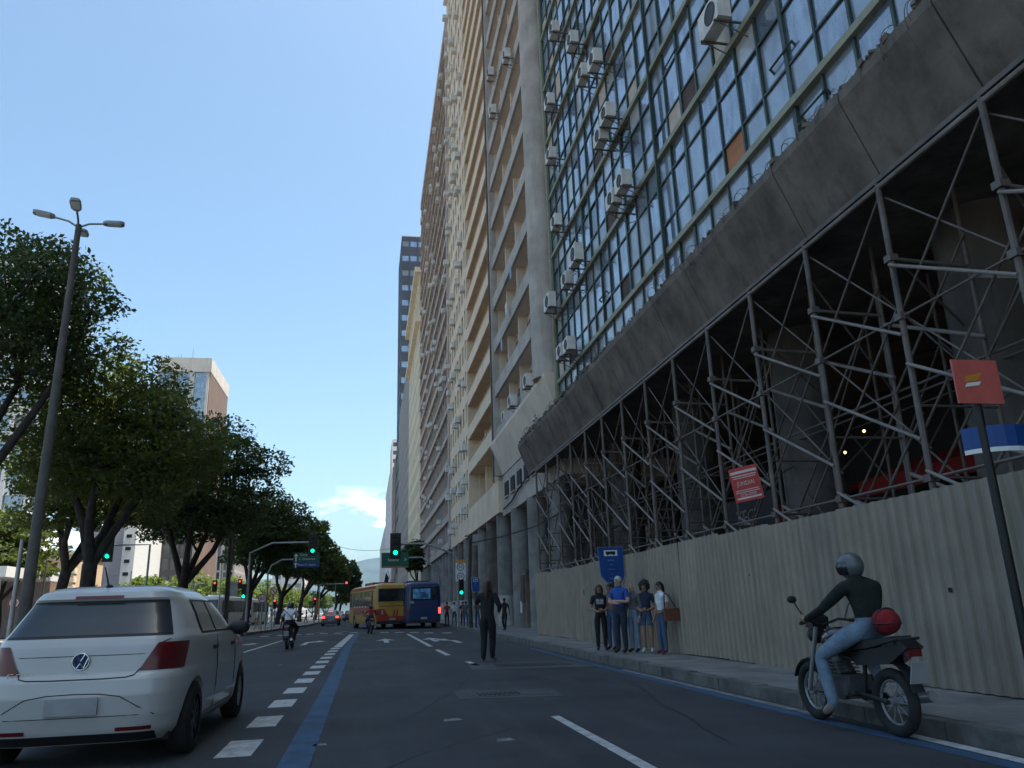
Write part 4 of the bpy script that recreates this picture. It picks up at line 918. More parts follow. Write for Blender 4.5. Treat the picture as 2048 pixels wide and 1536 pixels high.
# right: dark utility post with box, and the bus stop plates
bp = on_z(940,1262); bp.z = .15; bp.x = 5.75; tp = on_y(940,1068,bp.y)
T = thing('utility_post', 'dark utility post with a grey metal box near its top, before the columns', 'pole', tuple(bp), world=True)
b = MB(); b.tube([bp,(bp.x-.05,bp.y,2.5),(tp.x+.02,bp.y,tp.z)],[.13,.11,.09],10); b.build('shaft', wood_pole, T, smooth=50)
q = on_y(951,1080,bp.y); b = MB(); b.box(q.x-.14,q.x+.15,bp.y-.15,bp.y+.1,q.z-.3,q.z+.3); b.build('meter_box', galv, T)
b = MB(); b.tube([(tp.x-.3,bp.y,tp.z-.12),(tp.x+.1,bp.y,tp.z-.08)],.04,6); b.build('bracket', wood_pole, T)
b = MB(); b.tube([(tp.x+.1,bp.y,tp.z-.5),(7.2,bp.y-3,4.9),(7.9,bp.y-8,4.9),(7.9,bp.y-14,4.95)],.03,5); tag(b.build('hanging_cable', black_m), 'black cable running from the utility post past the columns', 'cable')
def bus_stop(label, x_, y_, Y, w, h, lines):
    q = on_y(x_,y_,Y); T = thing('bus_stop_sign', label, 'bus stop sign', (q.x,Y,.15), world=True)
    b = MB(); b.cyl((q.x+.02,Y+.04,.15),(q.x+.02,Y+.04,q.z+h/2),.04,.04,10); b.build('post', s_dblue, T, smooth=40)
    r_ = .12*w; P = [(-w/2,h/2),(w/2,h/2),(w/2,-h/2+2*r_),(w/2-r_,-h/2),(-w/2+2.4*r_,-h/2),(-w/2+r_*.6,-h/2+2*r_)]
    b = MB(); b.prism(P, lambda p, k: (q.x+p[0], Y-(.02 if k else -.02), q.z+p[1])); pn = b.build('panel', s_blue, T)
    b = MB(); b.prism([(p_[0]*1.05,p_[1]*1.035) for p_ in P], lambda p, k: (q.x+p[0], Y+(.012 if k else .0), q.z+p[1])); b.build('rim', s_white if w < .5 else mat('rim_blue',(.1,.2,.42),.5), pn)
    b = MB(); b.box(q.x-w*.27,q.x+w*.27,Y-.026,Y-.021,q.z+h*.25,q.z+h*.42); lg = b.build('bus_symbol_plate', s_white, pn)
    b = MB(); b.box(q.x-w*.2,q.x+w*.19,Y-.03,Y-.0265,q.z+h*.295,q.z+h*.385); b.cyl((q.x-w*.12,Y-.027,q.z+h*.285),(q.x-w*.12,Y-.031,q.z+h*.285),w*.03,w*.03,10); b.cyl((q.x+w*.12,Y-.027,q.z+h*.285),(q.x+w*.12,Y-.031,q.z+h*.285),w*.03,w*.03,10); b.build('bus_symbol', s_black, lg)
    for k, t_ in enumerate(lines): text('sign_text', t_, h*.07, mat('faded_text',(.16,.3,.5),.5), pn, (q.x,Y-.024,q.z+h*(.12-.13*k)), (1,0,0), (0,0,1))
    return T
bus_stop('big blue bus stop sign above the waiting group in front of the hoarding', 1222, 1129, 19.6, .66, .86, ['LINHA','104','Centro','a','Gavea'])
bp = on_z(949,1262); bus_stop('small blue bus stop sign by the dark utility post', 951, 1170, bp.y, .46, .76, ['LINHA','Centro'])
# right foreground: post with red square and blue curved name plate
Y = 6.3; q = on_y(1962,850,Y); T = thing('advert_post', 'leaning-looking dark post with red square plate and blue curved plate, right foreground', 'sign post', (q.x,Y,.15), world=True)
b = MB(); b.cyl((q.x,Y,.15),(q.x,Y,on_y(1945,770,Y).z),.04,.04,12); b.build('post', s_black, T, smooth=40)
c = on_y(1945,767,Y); b = MB(); b.box(c.x-.25,c.x+.25,Y-.07,Y-.05,c.z-.22,c.z+.22); pn = b.build('red_plate', mat('faded_red',(.52,.11,.09),.5,.12,5), T)
b = MB(); b.prism([(-.12,-.03),(.02,-.01),(.1,.07),(-.02,.05),(-.1,.03)], lambda p, k: (c.x-.03+p[0], Y-.074+(.003 if k else 0), c.z+.02+p[1])); b.build('yellow_swoosh', s_orange, pn)
b = MB(); b.prism([(-.13,-.07),(.03,-.05),(.06,-.01),(-.1,-.03)], lambda p, k: (c.x-.03+p[0], Y-.078+(.003 if k else 0), c.z+.01+p[1])); b.build('white_swoosh', s_white, pn)
c = on_y(1990,880,Y+.12); P = []
for zz in (-.105,.105):
    P.append([(c.x+.36*math.sin(a)+.02, Y+.18-.30*math.cos(a), c.z+zz) for a in [rad(-85+17*k) for k in range(11)]])
b = MB(); b.grid(P); pl = b.build('blue_curved_plate', s_blue, T)
b = MB(); b.grid([[(x+.001,y_-.002,c.z+zz) for (x,y_,z) in P[0]] for zz in (-.15,-.106)]); b.build('white_edge', s_white, pl)
# red letting sign tied to the scaffolding
c = on_x(1492,967,7.1); T = thing('letting_sign', 'red sign with white lettering tied crooked to the scaffolding', 'sign', tuple(c), world=True)
X_ = Vector((.80,-.58,.14)).normalized(); U_ = Vector((-.12,.06,1)); U_ = (U_-X_*U_.dot(X_)).normalized(); Nn = X_.cross(U_)
def rect(cx0, cz0, w_, h_, off, m, name, par):
    b = MB(); P = [(-w_/2,-h_/2),(w_/2,-h_/2),(w_/2,h_/2),(-w_/2,h_/2)]; b.prism(P, lambda p, k: tuple(Vector(c)+X_*(cx0+p[0])+U_*(cz0+p[1])+Nn*(off+(.004 if k else 0)))); return b.build(name, m, par)
sgn = rect(0,0,.54,.66,0,s_red,'board',T); wsg = mat('sign_offwhite',(.6,.5,.46),.6)
for (z_, w_, h_) in ((.235,.5,.05),(.165,.46,.018),(.125,.42,.014),(-.115,.44,.014),(-.155,.46,.014),(-.265,.46,.035)): rect(0,z_,w_,h_,.006,wsg,'lettering_bar',sgn)
text('word', 'JUNDIAI', .115, wsg, sgn, Vector(c)+U_*.01+Nn*.008, X_, U_, sx=.8); text('phone_number', '2220-8980', .072, wsg, sgn, Vector(c)-U_*.21+Nn*.008, X_, U_)
c = on_x(1490,1036,9.15); T = thing('letter_board', 'dark board with large grey letters half hidden behind the hoarding', 'sign', tuple(c), world=True)
piece('board', dark_room, T, 9.2, 9.26, c.y-1.4, c.y+1.3, c.z-1.0, c.z+.5); text('letters', 'ZECI', .5, steel_l, T, (9.19,c.y,c.z), (0,-1,0), (0,0,1))
b = MB(); A_, C_ = Vector((-6.5,150,13.4)), Vector((8,150,13.6)); b.tube([A_.lerp(C_,t/14)-Vector((0,0,1.3*(1-(t/7-1)**2))) for t in range(15)],.035,5); tag(b.build('overhead_cable', black_m), 'thin cable sagging across the sky between trees and towers', 'cable')
b = MB(); A_, C_ = on_y(472,885,63), on_y(498,960,90); b.tube([A_,(A_+C_)/2-Vector((0,0,.3)),C_],.02,5); tag(b.build('lamp_cable', black_m), 'thin cable slanting down from the farther street lamp', 'cable')
# banner flag by the far towers, orange banner on the median
q = on_y(772,1160,95); T = thing('flag_pole', 'dark flag on a slanting pole before the far right towers', 'flag', (q.x+.9,95,.15), world=True)
b = MB(); b.tube([(q.x+1.1,95,q.z-2.2),(q.x+.2,95,q.z+1.1)],.035,6); b.build('pole', galv, T); b = MB(); b.prism([(0,.9),(.35,.2),(.1,-1.2),(-.35,-.9)], lambda p, k: (q.x+p[0], 95+(.01 if k else 0), q.z+p[1])); b.build('cloth', s_black, T)
q = on_y(634,1212,95); T = thing('orange_banner', 'orange cloth banner hanging on a post by the far red signal', 'banner', (q.x,95,.15), world=True); b = MB(); b.cyl((q.x+.2,95,.15),(q.x+.2,95,q.z+1.1),.03,.03,8); b.build('post', galv, T); b = MB(); b.prism([(-.2,-1),(.22,-.9),(.2,.9),(-.22,.7)], lambda p, k: (q.x+p[0], 94.96+(.01 if k else 0), q.z+p[1])); b.build('cloth', s_orange, T)
# ------------------------------------------------------------------ vehicles (local: +Y forward, y=0 at the rear bumper)
class Shell:
    """body as stacked superellipse outlines: rows (z, y_rear, y_front, half width)"""
    def __init__(s, rows, n=6.0): s.rows, s.n = rows, n
    def at(s, z):
        R = s.rows
        if z <= R[0][0]: return R[0][1:]
        for a, b in zip(R, R[1:]):
            if z <= b[0]: t = (z-a[0])/(b[0]-a[0]); return tuple(lerp(a[i],b[i],t) for i in (1,2,3))
        return R[-1][1:]
    def pt(s, t, z, off=0.0):
        yr, yf, w = s.at(z); yc, Lh = (yr+yf)/2, (yf-yr)/2; c, q = math.cos(t), math.sin(t); e = 2/s.n
        x = w*math.copysign(abs(c)**e, c); y = Lh*math.copysign(abs(q)**e, q)
        if off:
            nx, ny = math.copysign(abs(x/w)**(s.n-1)/w, x), math.copysign(abs(y/Lh)**(s.n-1)/Lh, y); l = math.hypot(nx,ny) or 1
            x += off*nx/l; y += off*ny/l
        return Vector((x, yc+y, z))
    def t_rear(s, x, z):                         # parameter of the rear-face point at lateral x
        w = s.at(z)[2]; c = math.copysign(min(1,abs(x)/w)**(s.n/2), x); return -math.acos(max(-1,min(1,c)))
    def t_side(s, y, z, sx=1):                   # parameter of the side point at y
        yr, yf, w = s.at(z); yc, Lh = (yr+yf)/2, (yf-yr)/2; v = (y-yc)/Lh; q = math.copysign(min(1,abs(v))**(s.n/2), v); a = math.asin(q); return a if sx > 0 else -math.pi-a
    def mesh(s, dz=.05, nt=96):
        b = MB(); zs = []; z0, z1 = s.rows[0][0], s.rows[-1][0]; n = max(4,int((z1-z0)/dz)); zs = sorted({round(z0+(z1-z0)*i/n,4) for i in range(n+1)}|{r[0] for r in s.rows})
        P = [[s.pt(2*math.pi*k/nt, z) for k in range(nt)] for z in zs]; m = len(zs)
        b.add([p for r in P for p in r], [(i*nt+k, i*nt+(k+1)%nt, (i+1)*nt+(k+1)%nt, (i+1)*nt+k) for i in range(m-1) for k in range(nt)]+[tuple(range(nt-1,-1,-1)), tuple((m-1)*nt+k for k in range(nt))])
        return b
    def patch(s, ta, tb, z0, z1, off=.006, nu=14, nv=6):
        """ta/tb: functions of z (or constants) giving the parameter range"""
        fa = ta if callable(ta) else (lambda z: ta); fb = tb if callable(tb) else (lambda z: tb); nv = max(nv, int((z1-z0)/.02)); b = MB(); P = []
        for j in range(nv+1):
            z = lerp(z0,z1,j/nv); P.append([s.pt(lerp(fa(z),fb(z),i/nu), z, off) for i in range(nu+1)])
        b.grid(P); return b
    def seam(s, pts, r=.005, off=.003):          # dark line through (t, z) points
        b = MB(); b.tube([s.pt(t,z,off) for t, z in pts], r, 5); return b
def cut_wheels(o, wells):
    cuts = []
    for (y, z, r, xw, half) in wells:
        for sx in (-1,1):
            b = MB(); b.cyl((sx*(xw-half),y,z),(sx*(xw+.3),y,z),r,r,36); c = b.build('cutter', black_m); cuts.append(c)
            md_ = o.modifiers.new('b','BOOLEAN'); md_.operation = 'DIFFERENCE'; md_.object = c; md_.solver = 'EXACT'
    par = o.parent; o.parent = None; me = bake(o, cuts); o.parent = par; o.modifiers.clear(); o.data = me
    for c in cuts: bpy.data.objects.remove(c)
    me.polygons.foreach_set('use_smooth',[True]*len(me.polygons)); me.set_sharp_from_angle(angle=rad(32))
def wheel(parent, x, y, r, wd, rimm, spokes=5):
    s = 1 if x > 0 else -1; c = Vector((x,y,r)); b = MB(); prof = [(-.5,.62),(-.5,.9),(-.38,1.0),(.38,1.0),(.5,.9),(.5,.62)]; n = 28; P = []
    for k in range(n+1):
        a = 2*math.pi*k/n; P.append([c+Vector((p[0]*wd, p[1]*r*math.cos(a), p[1]*r*math.sin(a))) for p in prof])
    b.grid(P); t = b.build('wheel', rubber, parent, smooth=40)
    b = MB(); b.cyl(c-Vector((wd*.4,0,0)), c+Vector((s*wd*.30,0,0)), r*.63, r*.63, 24)
    for k in range(spokes):
        a = 2*math.pi*k/spokes; d = Vector((0,math.cos(a),math.sin(a))); b.obox(c+Vector((s*wd*.36,0,0))+d*r*.33, (.03,r*.12,r*.56), Matrix.Rotation(a-math.pi/2,3,'X'))
    b.torus(c+Vector((s*wd*.36,0,0)), r*.6, r*.045, (1,0,0), 24, 6); b.cyl(c, c+Vector((s*wd*.44,0,0)), r*.13, r*.1, 12); b.build('rim', rimm, t, smooth=40)
silver = mat('rim_silver',(.32,.33,.34),.4,.1,5,metal=.6); dkrim = mat('rim_dark',(.06,.06,.065),.5,.1,5,metal=.5)
plastic = mat('black_plastic',(.02,.02,.021),.55,.15,6); tail = mat('tail_lamp_red',(.11,.006,.008),.3,.15,6,coat=.25); tail_on = lamp_mat('tail_lamp_lit',(1,.06,.04),1.8)
plate_m = mat('number_plate',(.30,.30,.31),.6,.1,6)

# --- the white hatchback
def hatchback():
    pw_ = mat('white_car_paint',(.45,.44,.425),.32,.03,1.5,coat=.5,dirt=(.45,.44,.42,.25))
    S = Shell([(.19,.12,3.72,.74),(.27,.05,3.84,.80),(.40,.015,3.89,.822),(.56,.0,3.90,.828),(.68,.02,3.89,.83),(.725,.06,3.88,.828),(.745,.105,3.87,.826),(.86,.12,3.78,.822),(.945,.14,3.5,.815),(.985,.165,3.05,.805),(1.0,.175,2.95,.80),(1.06,.23,2.85,.765),(1.2,.35,2.58,.70),(1.31,.43,2.33,.64),(1.345,.40,2.25,.615),(1.40,.44,2.1,.57),(1.44,.55,1.98,.50),(1.462,.75,1.8,.42),(1.47,1.0,1.6,.25)], 6.0)
    T = thing('white_hatchback', 'white five-door hatchback seen from behind in the left foreground', 'car', (0,0,0))
    o = S.mesh(.04,120).build('body', pw_, T); cut_wheels(o, [(.70,.30,.345,.80,.28),(3.16,.30,.345,.80,.28)])
    tr = lambda x: (lambda z: S.t_rear(x(z) if callable(x) else x, z)); ts = lambda y: (lambda z: S.t_side(y(z) if callable(y) else y, z))
    rw = S.patch(tr(lambda z: -lerp(.65,.545,(z-1.04)/.26)), tr(lambda z: lerp(.65,.545,(z-1.04)/.26)), 1.04, 1.305, .006, 26, 8).build('rear_window', g_car, T, smooth=60)
    S.patch(tr(lambda z: -lerp(.67,.56,(z-1.02)/.3)), tr(lambda z: lerp(.67,.56,(z-1.02)/.3)), 1.02, 1.325, .003, 26, 8).build('window_seal', plastic, T, smooth=60)
    S.patch(tr(-.2), tr(.2), 1.345, 1.37, .008, 8, 2).build('high_brake_lamp', tail, T, smooth=60)
    for sx in (-1,1):
        def ta(z): return S.t_rear(sx*lerp(.47,.60,max(0,min(1,(z-.76)/.24))),z)
        def tb(z): return S.t_side(lerp(.36,.46,(z-.72)/.26),z,sx)
        S.patch(ta, tb, .745, .965, .012, 16, 8).build('tail_lamp', tail, T, smooth=60)
        # side glass: quarter/rear door, front door
        for (ya, yb) in ((lambda z: lerp(.92,1.02,(z-1)/.33), lambda z: 1.52), (lambda z: 1.60, lambda z: lerp(2.72,2.12,(z-1)/.33))):
            S.patch(lambda z: S.t_side(ya(z),z,sx), lambda z: S.t_side(yb(z),z,sx), 1.03, 1.31, .010, 20, 6).build('side_window', g_car, T, smooth=60)
        S.patch(lambda z: S.t_side(lerp(.88,.97,(z-.99)/.36),z,sx), lambda z: S.t_side(lerp(2.8,2.1,(z-.99)/.36),z,sx), 1.012, 1.33, .004, 40, 6).build('window_trim', plastic, T, smooth=60)
        for ysm in (1.56,2.62): S.seam([(S.t_side(ysm-.03*(z<.5),z,sx),z) for z in (.30,.5,.7,.9,.985)], .004).build('door_seam', plastic, T)
        S.seam([(S.t_side(y_,.29,sx),.29) for y_ in (1.15,1.6,2.1,2.6)], .004).build('sill_seam', plastic, T)
        for yh in (1.42,2.42): p_ = S.pt(S.t_side(yh,.87,sx),.87,.012); b = MB(); b.obox(p_,(.025,.17,.035)); b.build('door_handle', plastic, T)
        p_ = S.pt(S.t_side(2.62,1.03,sx),1.03,.11); b = MB(); b.ball(p_,(.12,.07,.08),14,10); b.obox(p_-Vector((sx*.11,-.02,.03)),(.1,.06,.05)); b.build('door_mirror', plastic, T, smooth=60)
        S.patch(tr(lambda z: sx*.34), tr(lambda z: sx*.60), .285, .315, .008, 8, 2).build('reflector', tail, T, smooth=60)
        for y_ in (.70,3.16): wheel(T, sx*.735, y_, .30, .185, silver if y_ > 1 else dkrim, 7)
    S.patch(lambda z: S.t_side(.25,z,-1)-2*math.pi*0, lambda z: S.t_rear(-.3,z), .2, .255, .006, 10, 2)
    S.patch(tr(-.62), tr(.62), .195, .27, .006, 20, 3).build('bumper_valance', plastic, T, smooth=60)
    # tailgate outline, bumper crease, plate recess
    sm = [(S.t_rear(-.60,.96),.96),(S.t_rear(-.585,.9),.9),(S.t_rear(-.47,.76),.76),(S.t_rear(-.44,.715),.715),(S.t_rear(-.38,.70),.70)]
    full = sm+[(S.t_rear(x,.695),.695) for x in (-.2,0,.2)]+[(S.t_rear(.38,.70),.70),(S.t_rear(.44,.715),.715),(S.t_rear(.47,.76),.76),(S.t_rear(.585,.9),.9),(S.t_rear(.60,.96),.96),(S.t_rear(.66,.99),.99)]
    S.seam(full,.005,.004).build('tailgate_seam', plastic, T)
    S.seam([(S.t_rear(x,.875),.875) for x in [-.58+.116*k for k in range(11)]],.0035,.0).build('tailgate_crease', plastic, T)
    S.seam([(S.t_rear(x,z),z) for x, z in ((-.62,.40),(-.5,.47),(-.36,.555),(-.2,.58),(0,.585),(.2,.58),(.36,.555),(.5,.47),(.62,.40))],.0045,.001).build('bumper_crease', plastic, T)
    S.seam([(S.t_rear(x,.405),.405) for x in [-.62+.124*k for k in range(11)]],.0035,.0).build('bumper_crease', plastic, T)
    b = MB(); b.box(-.2,.2,-.018,.02,.425,.555); b.build('number_plate', plate_m, T)
    # emblem: ring with V over W
    yb = S.pt(S.t_rear(0,.83),.83).y; b = MB(); b.torus((0,yb-.012,.83),.066,.0075,(0,1,0),32,8)
    def bar(x0,z0,x1,z1): b.tube([(x0,yb-.016,.83+z0),(x1,yb-.016,.83+z1)],.0065,6)
    bar(-.030,.056,0,.002); bar(.030,.056,0,.002); bar(-.058,.026,-.028,-.054); bar(-.028,-.054,0,-.012); bar(0,-.012,.028,-.054); bar(.028,-.054,.058,.026); e_ = b.build('emblem', chrome, T, smooth=50)
    b = MB(); b.cyl((0,yb+.004,.83),(0,yb-.011,.83),.062,.062,28); b.build('emblem_disc', s_dblue, e_)
    b = MB(); b.cyl((0,yb-.006,.735),(0,yb+.01,.735),.017,.017,14); b.build('lock', plastic, T)
    text('badge', 'GOL', .06, chrome, T, (-.46,S.pt(S.t_rear(-.46,.735),.735).y-.006,.735), (1,0,0), (0,0,1), sx=1.5)
    b = MB(); b.tube([(0,.62,1.44),(0,.45,1.62)],[.009,.005],8); b.ball((0,.63,1.455),(.03,.05,.02)); b.build('antenna', plastic, T)
    b = MB(); b.cyl((-.42,.12,.24),(-.42,.35,.24),.03,.03,12); b.build('exhaust', plastic, T)
    b = MB(); b.box(-.7,.7,.3,3.6,.17,.3); b.build('underbody', black_m, T)
    return T, S
HB, HS = hatchback(); HB.location = (-2.46,7.62,0); HB.rotation_euler = (0,0,rad(-.5)); HB.scale = (1.05,1.05,1.05)

# --- plain saloons far down the road
def saloon(label, loc, rz, paint, brake=False, group=None):
    S = Shell([(.2,.1,4.2,.78),(.35,.0,4.28,.84),(.6,.0,4.3,.85),(.75,.03,4.25,.85),(.9,.07,4.0,.84),(.98,.14,3.4,.82),(1.02,.5,3.1,.78),(1.2,.72,2.8,.7),(1.38,.95,2.4,.62),(1.44,1.2,2.1,.5)], 6.5); T = thing('parked_car' if not brake else 'saloon_car', label, 'car', loc, rz, group)
    o = S.mesh(.08,64).build('body', paint, T, smooth=35)
    S.patch(lambda z: S.t_rear(-(S.at(z)[2]-.1),z), lambda z: S.t_rear(S.at(z)[2]-.1,z), 1.04, 1.36, .01, 14, 4).build('rear_window', g_car, T, smooth=60)
    for sx in (-1,1):
        S.patch(lambda z: S.t_side(lerp(.8,1.2,(z-1.04)/.32),z,sx), lambda z: S.t_side(lerp(2.9,2.3,(z-1.04)/.32),z,sx), 1.04, 1.34, .01, 12, 4).build('side_window', g_car, T, smooth=60)
        S.patch(lambda z: S.t_rear(sx*.5,z), lambda z: S.t_side(.3,z,sx), .72, .9, .012, 8, 3).build('tail_lamp', tail_on if brake else tail, T, smooth=60)
        for y_ in (.75,3.4): wheel(T, sx*.76, y_, .31, .2, silver)
    if brake: b = MB(); b.box(-.2,.2,.66,.7,1.3,1.36); b.build('high_brake_lamp', tail_on, T)
    b = MB(); b.box(-.2,.2,-.02,.02,.45,.58); b.build('number_plate', plate_m, T); return T
q = on_z(660,1252); saloon('grey saloon with brake lights on, far down the left lanes', (q.x,q.y,0), 0, mat('car_grey',(.12,.125,.13),.3,.05,2,coat=.5), True)
saloon('dark saloon just past the braking grey saloon', (-2.2,112,0), 0, mat('car_black',(.02,.02,.022),.3,.05,2,coat=.5)); saloon('dark red saloon waiting beside the yellow bus', (-.4,104,0), 0, mat('car_red',(.2,.02,.02),.3,.05,2,coat=.5), True)
saloon('white saloon farther along the left lanes', (-4.3,128,0), 0, mat('car_white',(.6,.6,.6),.3,.05,2,coat=.5)); saloon('silver saloon in the far sunlit traffic', (-1.6,134,0), 0, mat('car_silver',(.35,.35,.36),.3,.05,2,coat=.5))

# --- buses
def bus(label, loc, rz, paint, L_=10.5, H_=3.1, scheme=None, group=None, lit=True):
    S = Shell([(.34,.06,L_-.05,1.2),(.5,.02,L_,1.24),(1.2,.0,L_,1.25),(2.2,.02,L_-.02,1.24),(2.75,.08,L_-.1,1.2),(2.95,.16,L_-.2,1.12),(3.05,.3,L_-.4,.98),(H_,.6,L_-.8,.7)], 16); T = thing('bus', label, 'bus', loc, rz, group)
    o = S.mesh(.12,96).build('body', paint, T); cut_wheels(o, [(2.6,.46,.54,1.2,.4),(L_-2.7,.46,.54,1.2,.4)])
    rw = S.patch(lambda z: S.t_rear(-1.0,z), lambda z: S.t_rear(1.0,z), 1.85, 2.72, .012, 20, 5).build('rear_window', g_car, T, smooth=60)
    nb = int((L_-1.6)/1.35)
    for sx in (-1,1):
        for k in range(nb):
            ya = .9+k*1.35; S.patch(lambda z: S.t_side(ya,z,sx), lambda z: S.t_side(ya+1.25,z,sx), 1.62, 2.6, .03, 4, 6).build('side_window', g_car, T, smooth=60)
        S.patch(lambda z: S.t_side(.8,z,sx), lambda z: S.t_side(L_-.7,z,sx), 1.58, 2.64, .018, 30, 6).build('window_band', plastic, T, smooth=60)
        S.patch(lambda z: S.t_rear(sx*1.0,z), lambda z: S.t_rear(sx*1.18,z), .95, 1.35, .015, 5, 4).build('tail_lamp', tail_on if (sx > 0 and lit) else tail, T, smooth=60)
        for y_ in (2.6,L_-2.7): wheel(T, sx*1.08, y_, .46, .3, silver, 8)
    b = MB(); b.box(-.8,.8,3.0,6.0,H_-.06,H_+.16); b.build('roof_unit', scheme.get('roof',paint) if scheme else paint, T)
    b = MB(); b.box(-1.1,1.1,-.03,.08,.36,.56); b.build('rear_bumper', plastic, T)
    S.patch(lambda z: S.t_rear(-.9,z), lambda z: S.t_rear(.9,z), 1.52, 1.56, .012, 14, 1).build('engine_vent', plastic, T)
    b = MB(); b.box(-.22,.22,-.02,.03,.6,.74); b.build('number_plate', plate_m, T)
    for sx in (-1,1): b = MB(); b.tube([(sx*1.2,L_-.1,2.5),(sx*1.4,L_+.15,2.45),(sx*1.42,L_+.15,2.1)],.025,6); b.box(sx*1.42-.07,sx*1.42+.07,L_+.1,L_+.18,1.75,2.12); b.build('mirror', plastic, T)
    return T, S
ylw = mat('bus_yellow',(.42,.25,.05),.4,.06,1.5,coat=.25,dirt=(.25,.15,.05,.3)); rdp = mat('bus_red',(.30,.035,.02),.4,.08,1.5,coat=.25); blu = mat('bus_blue',(.012,.03,.11),.4,.06,1.5,coat=.3); whb = mat('bus_white',(.62,.62,.61),.4,.05,1.5,coat=.25)
yb_ = on_z(792,1258); YB, YS = bus('yellow and red city bus turning across the road, next to the blue bus', (yb_.x-.25,yb_.y+.3,0), rad(11), ylw, 10.5, 3.1, {'roof':rdp})
for sx in (-1,1):
    YS.patch(lambda z: YS.t_side(lerp(.2,1.6,(1.5-z)/.5),z,sx), lambda z: YS.t_side(8.3,z,sx), 1.0, 1.5, .008, 24, 4).build('red_side_band', rdp, YB, smooth=60)
    YS.patch(lambda z: YS.t_side(.4,z,sx), lambda z: YS.t_side(9.8,z,sx), 2.72, 2.9, .008, 24, 2).build('red_roof_band', rdp, YB, smooth=60)
YS.patch(lambda z: YS.t_rear(-1.15,z), lambda z: YS.t_rear(lerp(-.1,-.55,(z-.6)/.7),z), .6, 1.35, .008, 10, 4).build('red_rear_flash', rdp, YB, smooth=60)
YS.patch(lambda z: YS.t_rear(-1.15,z), lambda z: YS.t_rear(1.1,z), .57, .85, .006, 14, 2).build('red_rear_skirt', rdp, YB, smooth=60)
for x_ in (.1,.32): YS.patch(lambda z: YS.t_rear(x_-.2*(1.3-z),z), lambda z: YS.t_rear(x_+.12-.2*(1.3-z),z), .86, 1.3, .009, 3, 3).build('red_slash', rdp, YB)
text('company_mark', '2', .34, s_white, YB, (-.72,-.02,1.12), (1,0,0), (0,0,1))
text('maker_name', 'VIACAO', .12, plastic, YB, (.0,-.015,1.7), (1,0,0), (0,0,1))
for k in range(5): b = MB(); b.ball((-1.27,3.2+k*1.1,1.56),(.02,.16,.09),8,6); b.build('white_logo_dot', s_white, YB)
bb_ = on_z(846,1257); BB, BS = bus('dark blue city bus with a screen-like rear advert, right of the yellow bus', (bb_.x+.1,bb_.y+.6,0), rad(4), blu, 11, 3.1)
BS.patch(lambda z: BS.t_rear(-.75,z), lambda z: BS.t_rear(.45,z), 1.95, 2.62, .02, 8, 4).build('rear_advert', mat('advert_blue',(.10,.30,.55),.4,.9,4), BB, smooth=60)
BS.patch(lambda z: BS.t_rear(-.2,z), lambda z: BS.t_rear(.12,z), 2.0, 2.4, .024, 4, 3).build('advert_figure', mat('advert_dark',(.04,.08,.2),.4,.9,6), BB); text('route_number', '105', .22, s_white, BB, (-.85,-.02,1.72), (1,0,0), (0,0,1))
wbs = [((470,1262,70),'white bus nearest behind the slim median poles',rad(-6)),((440,1262,82),'white bus half hidden left of the white bus by the poles',rad(-3)),((500,1255,88),'white bus farther right behind the median trunks',rad(-4))]
for (x_, y_, Y), lab, rz in wbs:
    q = on_y(x_, y_, Y); T, S = bus(lab, (q.x-.5,Y,0), rz, whb, 10.5, 3.05, None, 'white buses stopped beyond the median', False)
    T.location.x = {70:-14.6,82:-17.9,88:-14.2}[Y]; T.location.y += 8

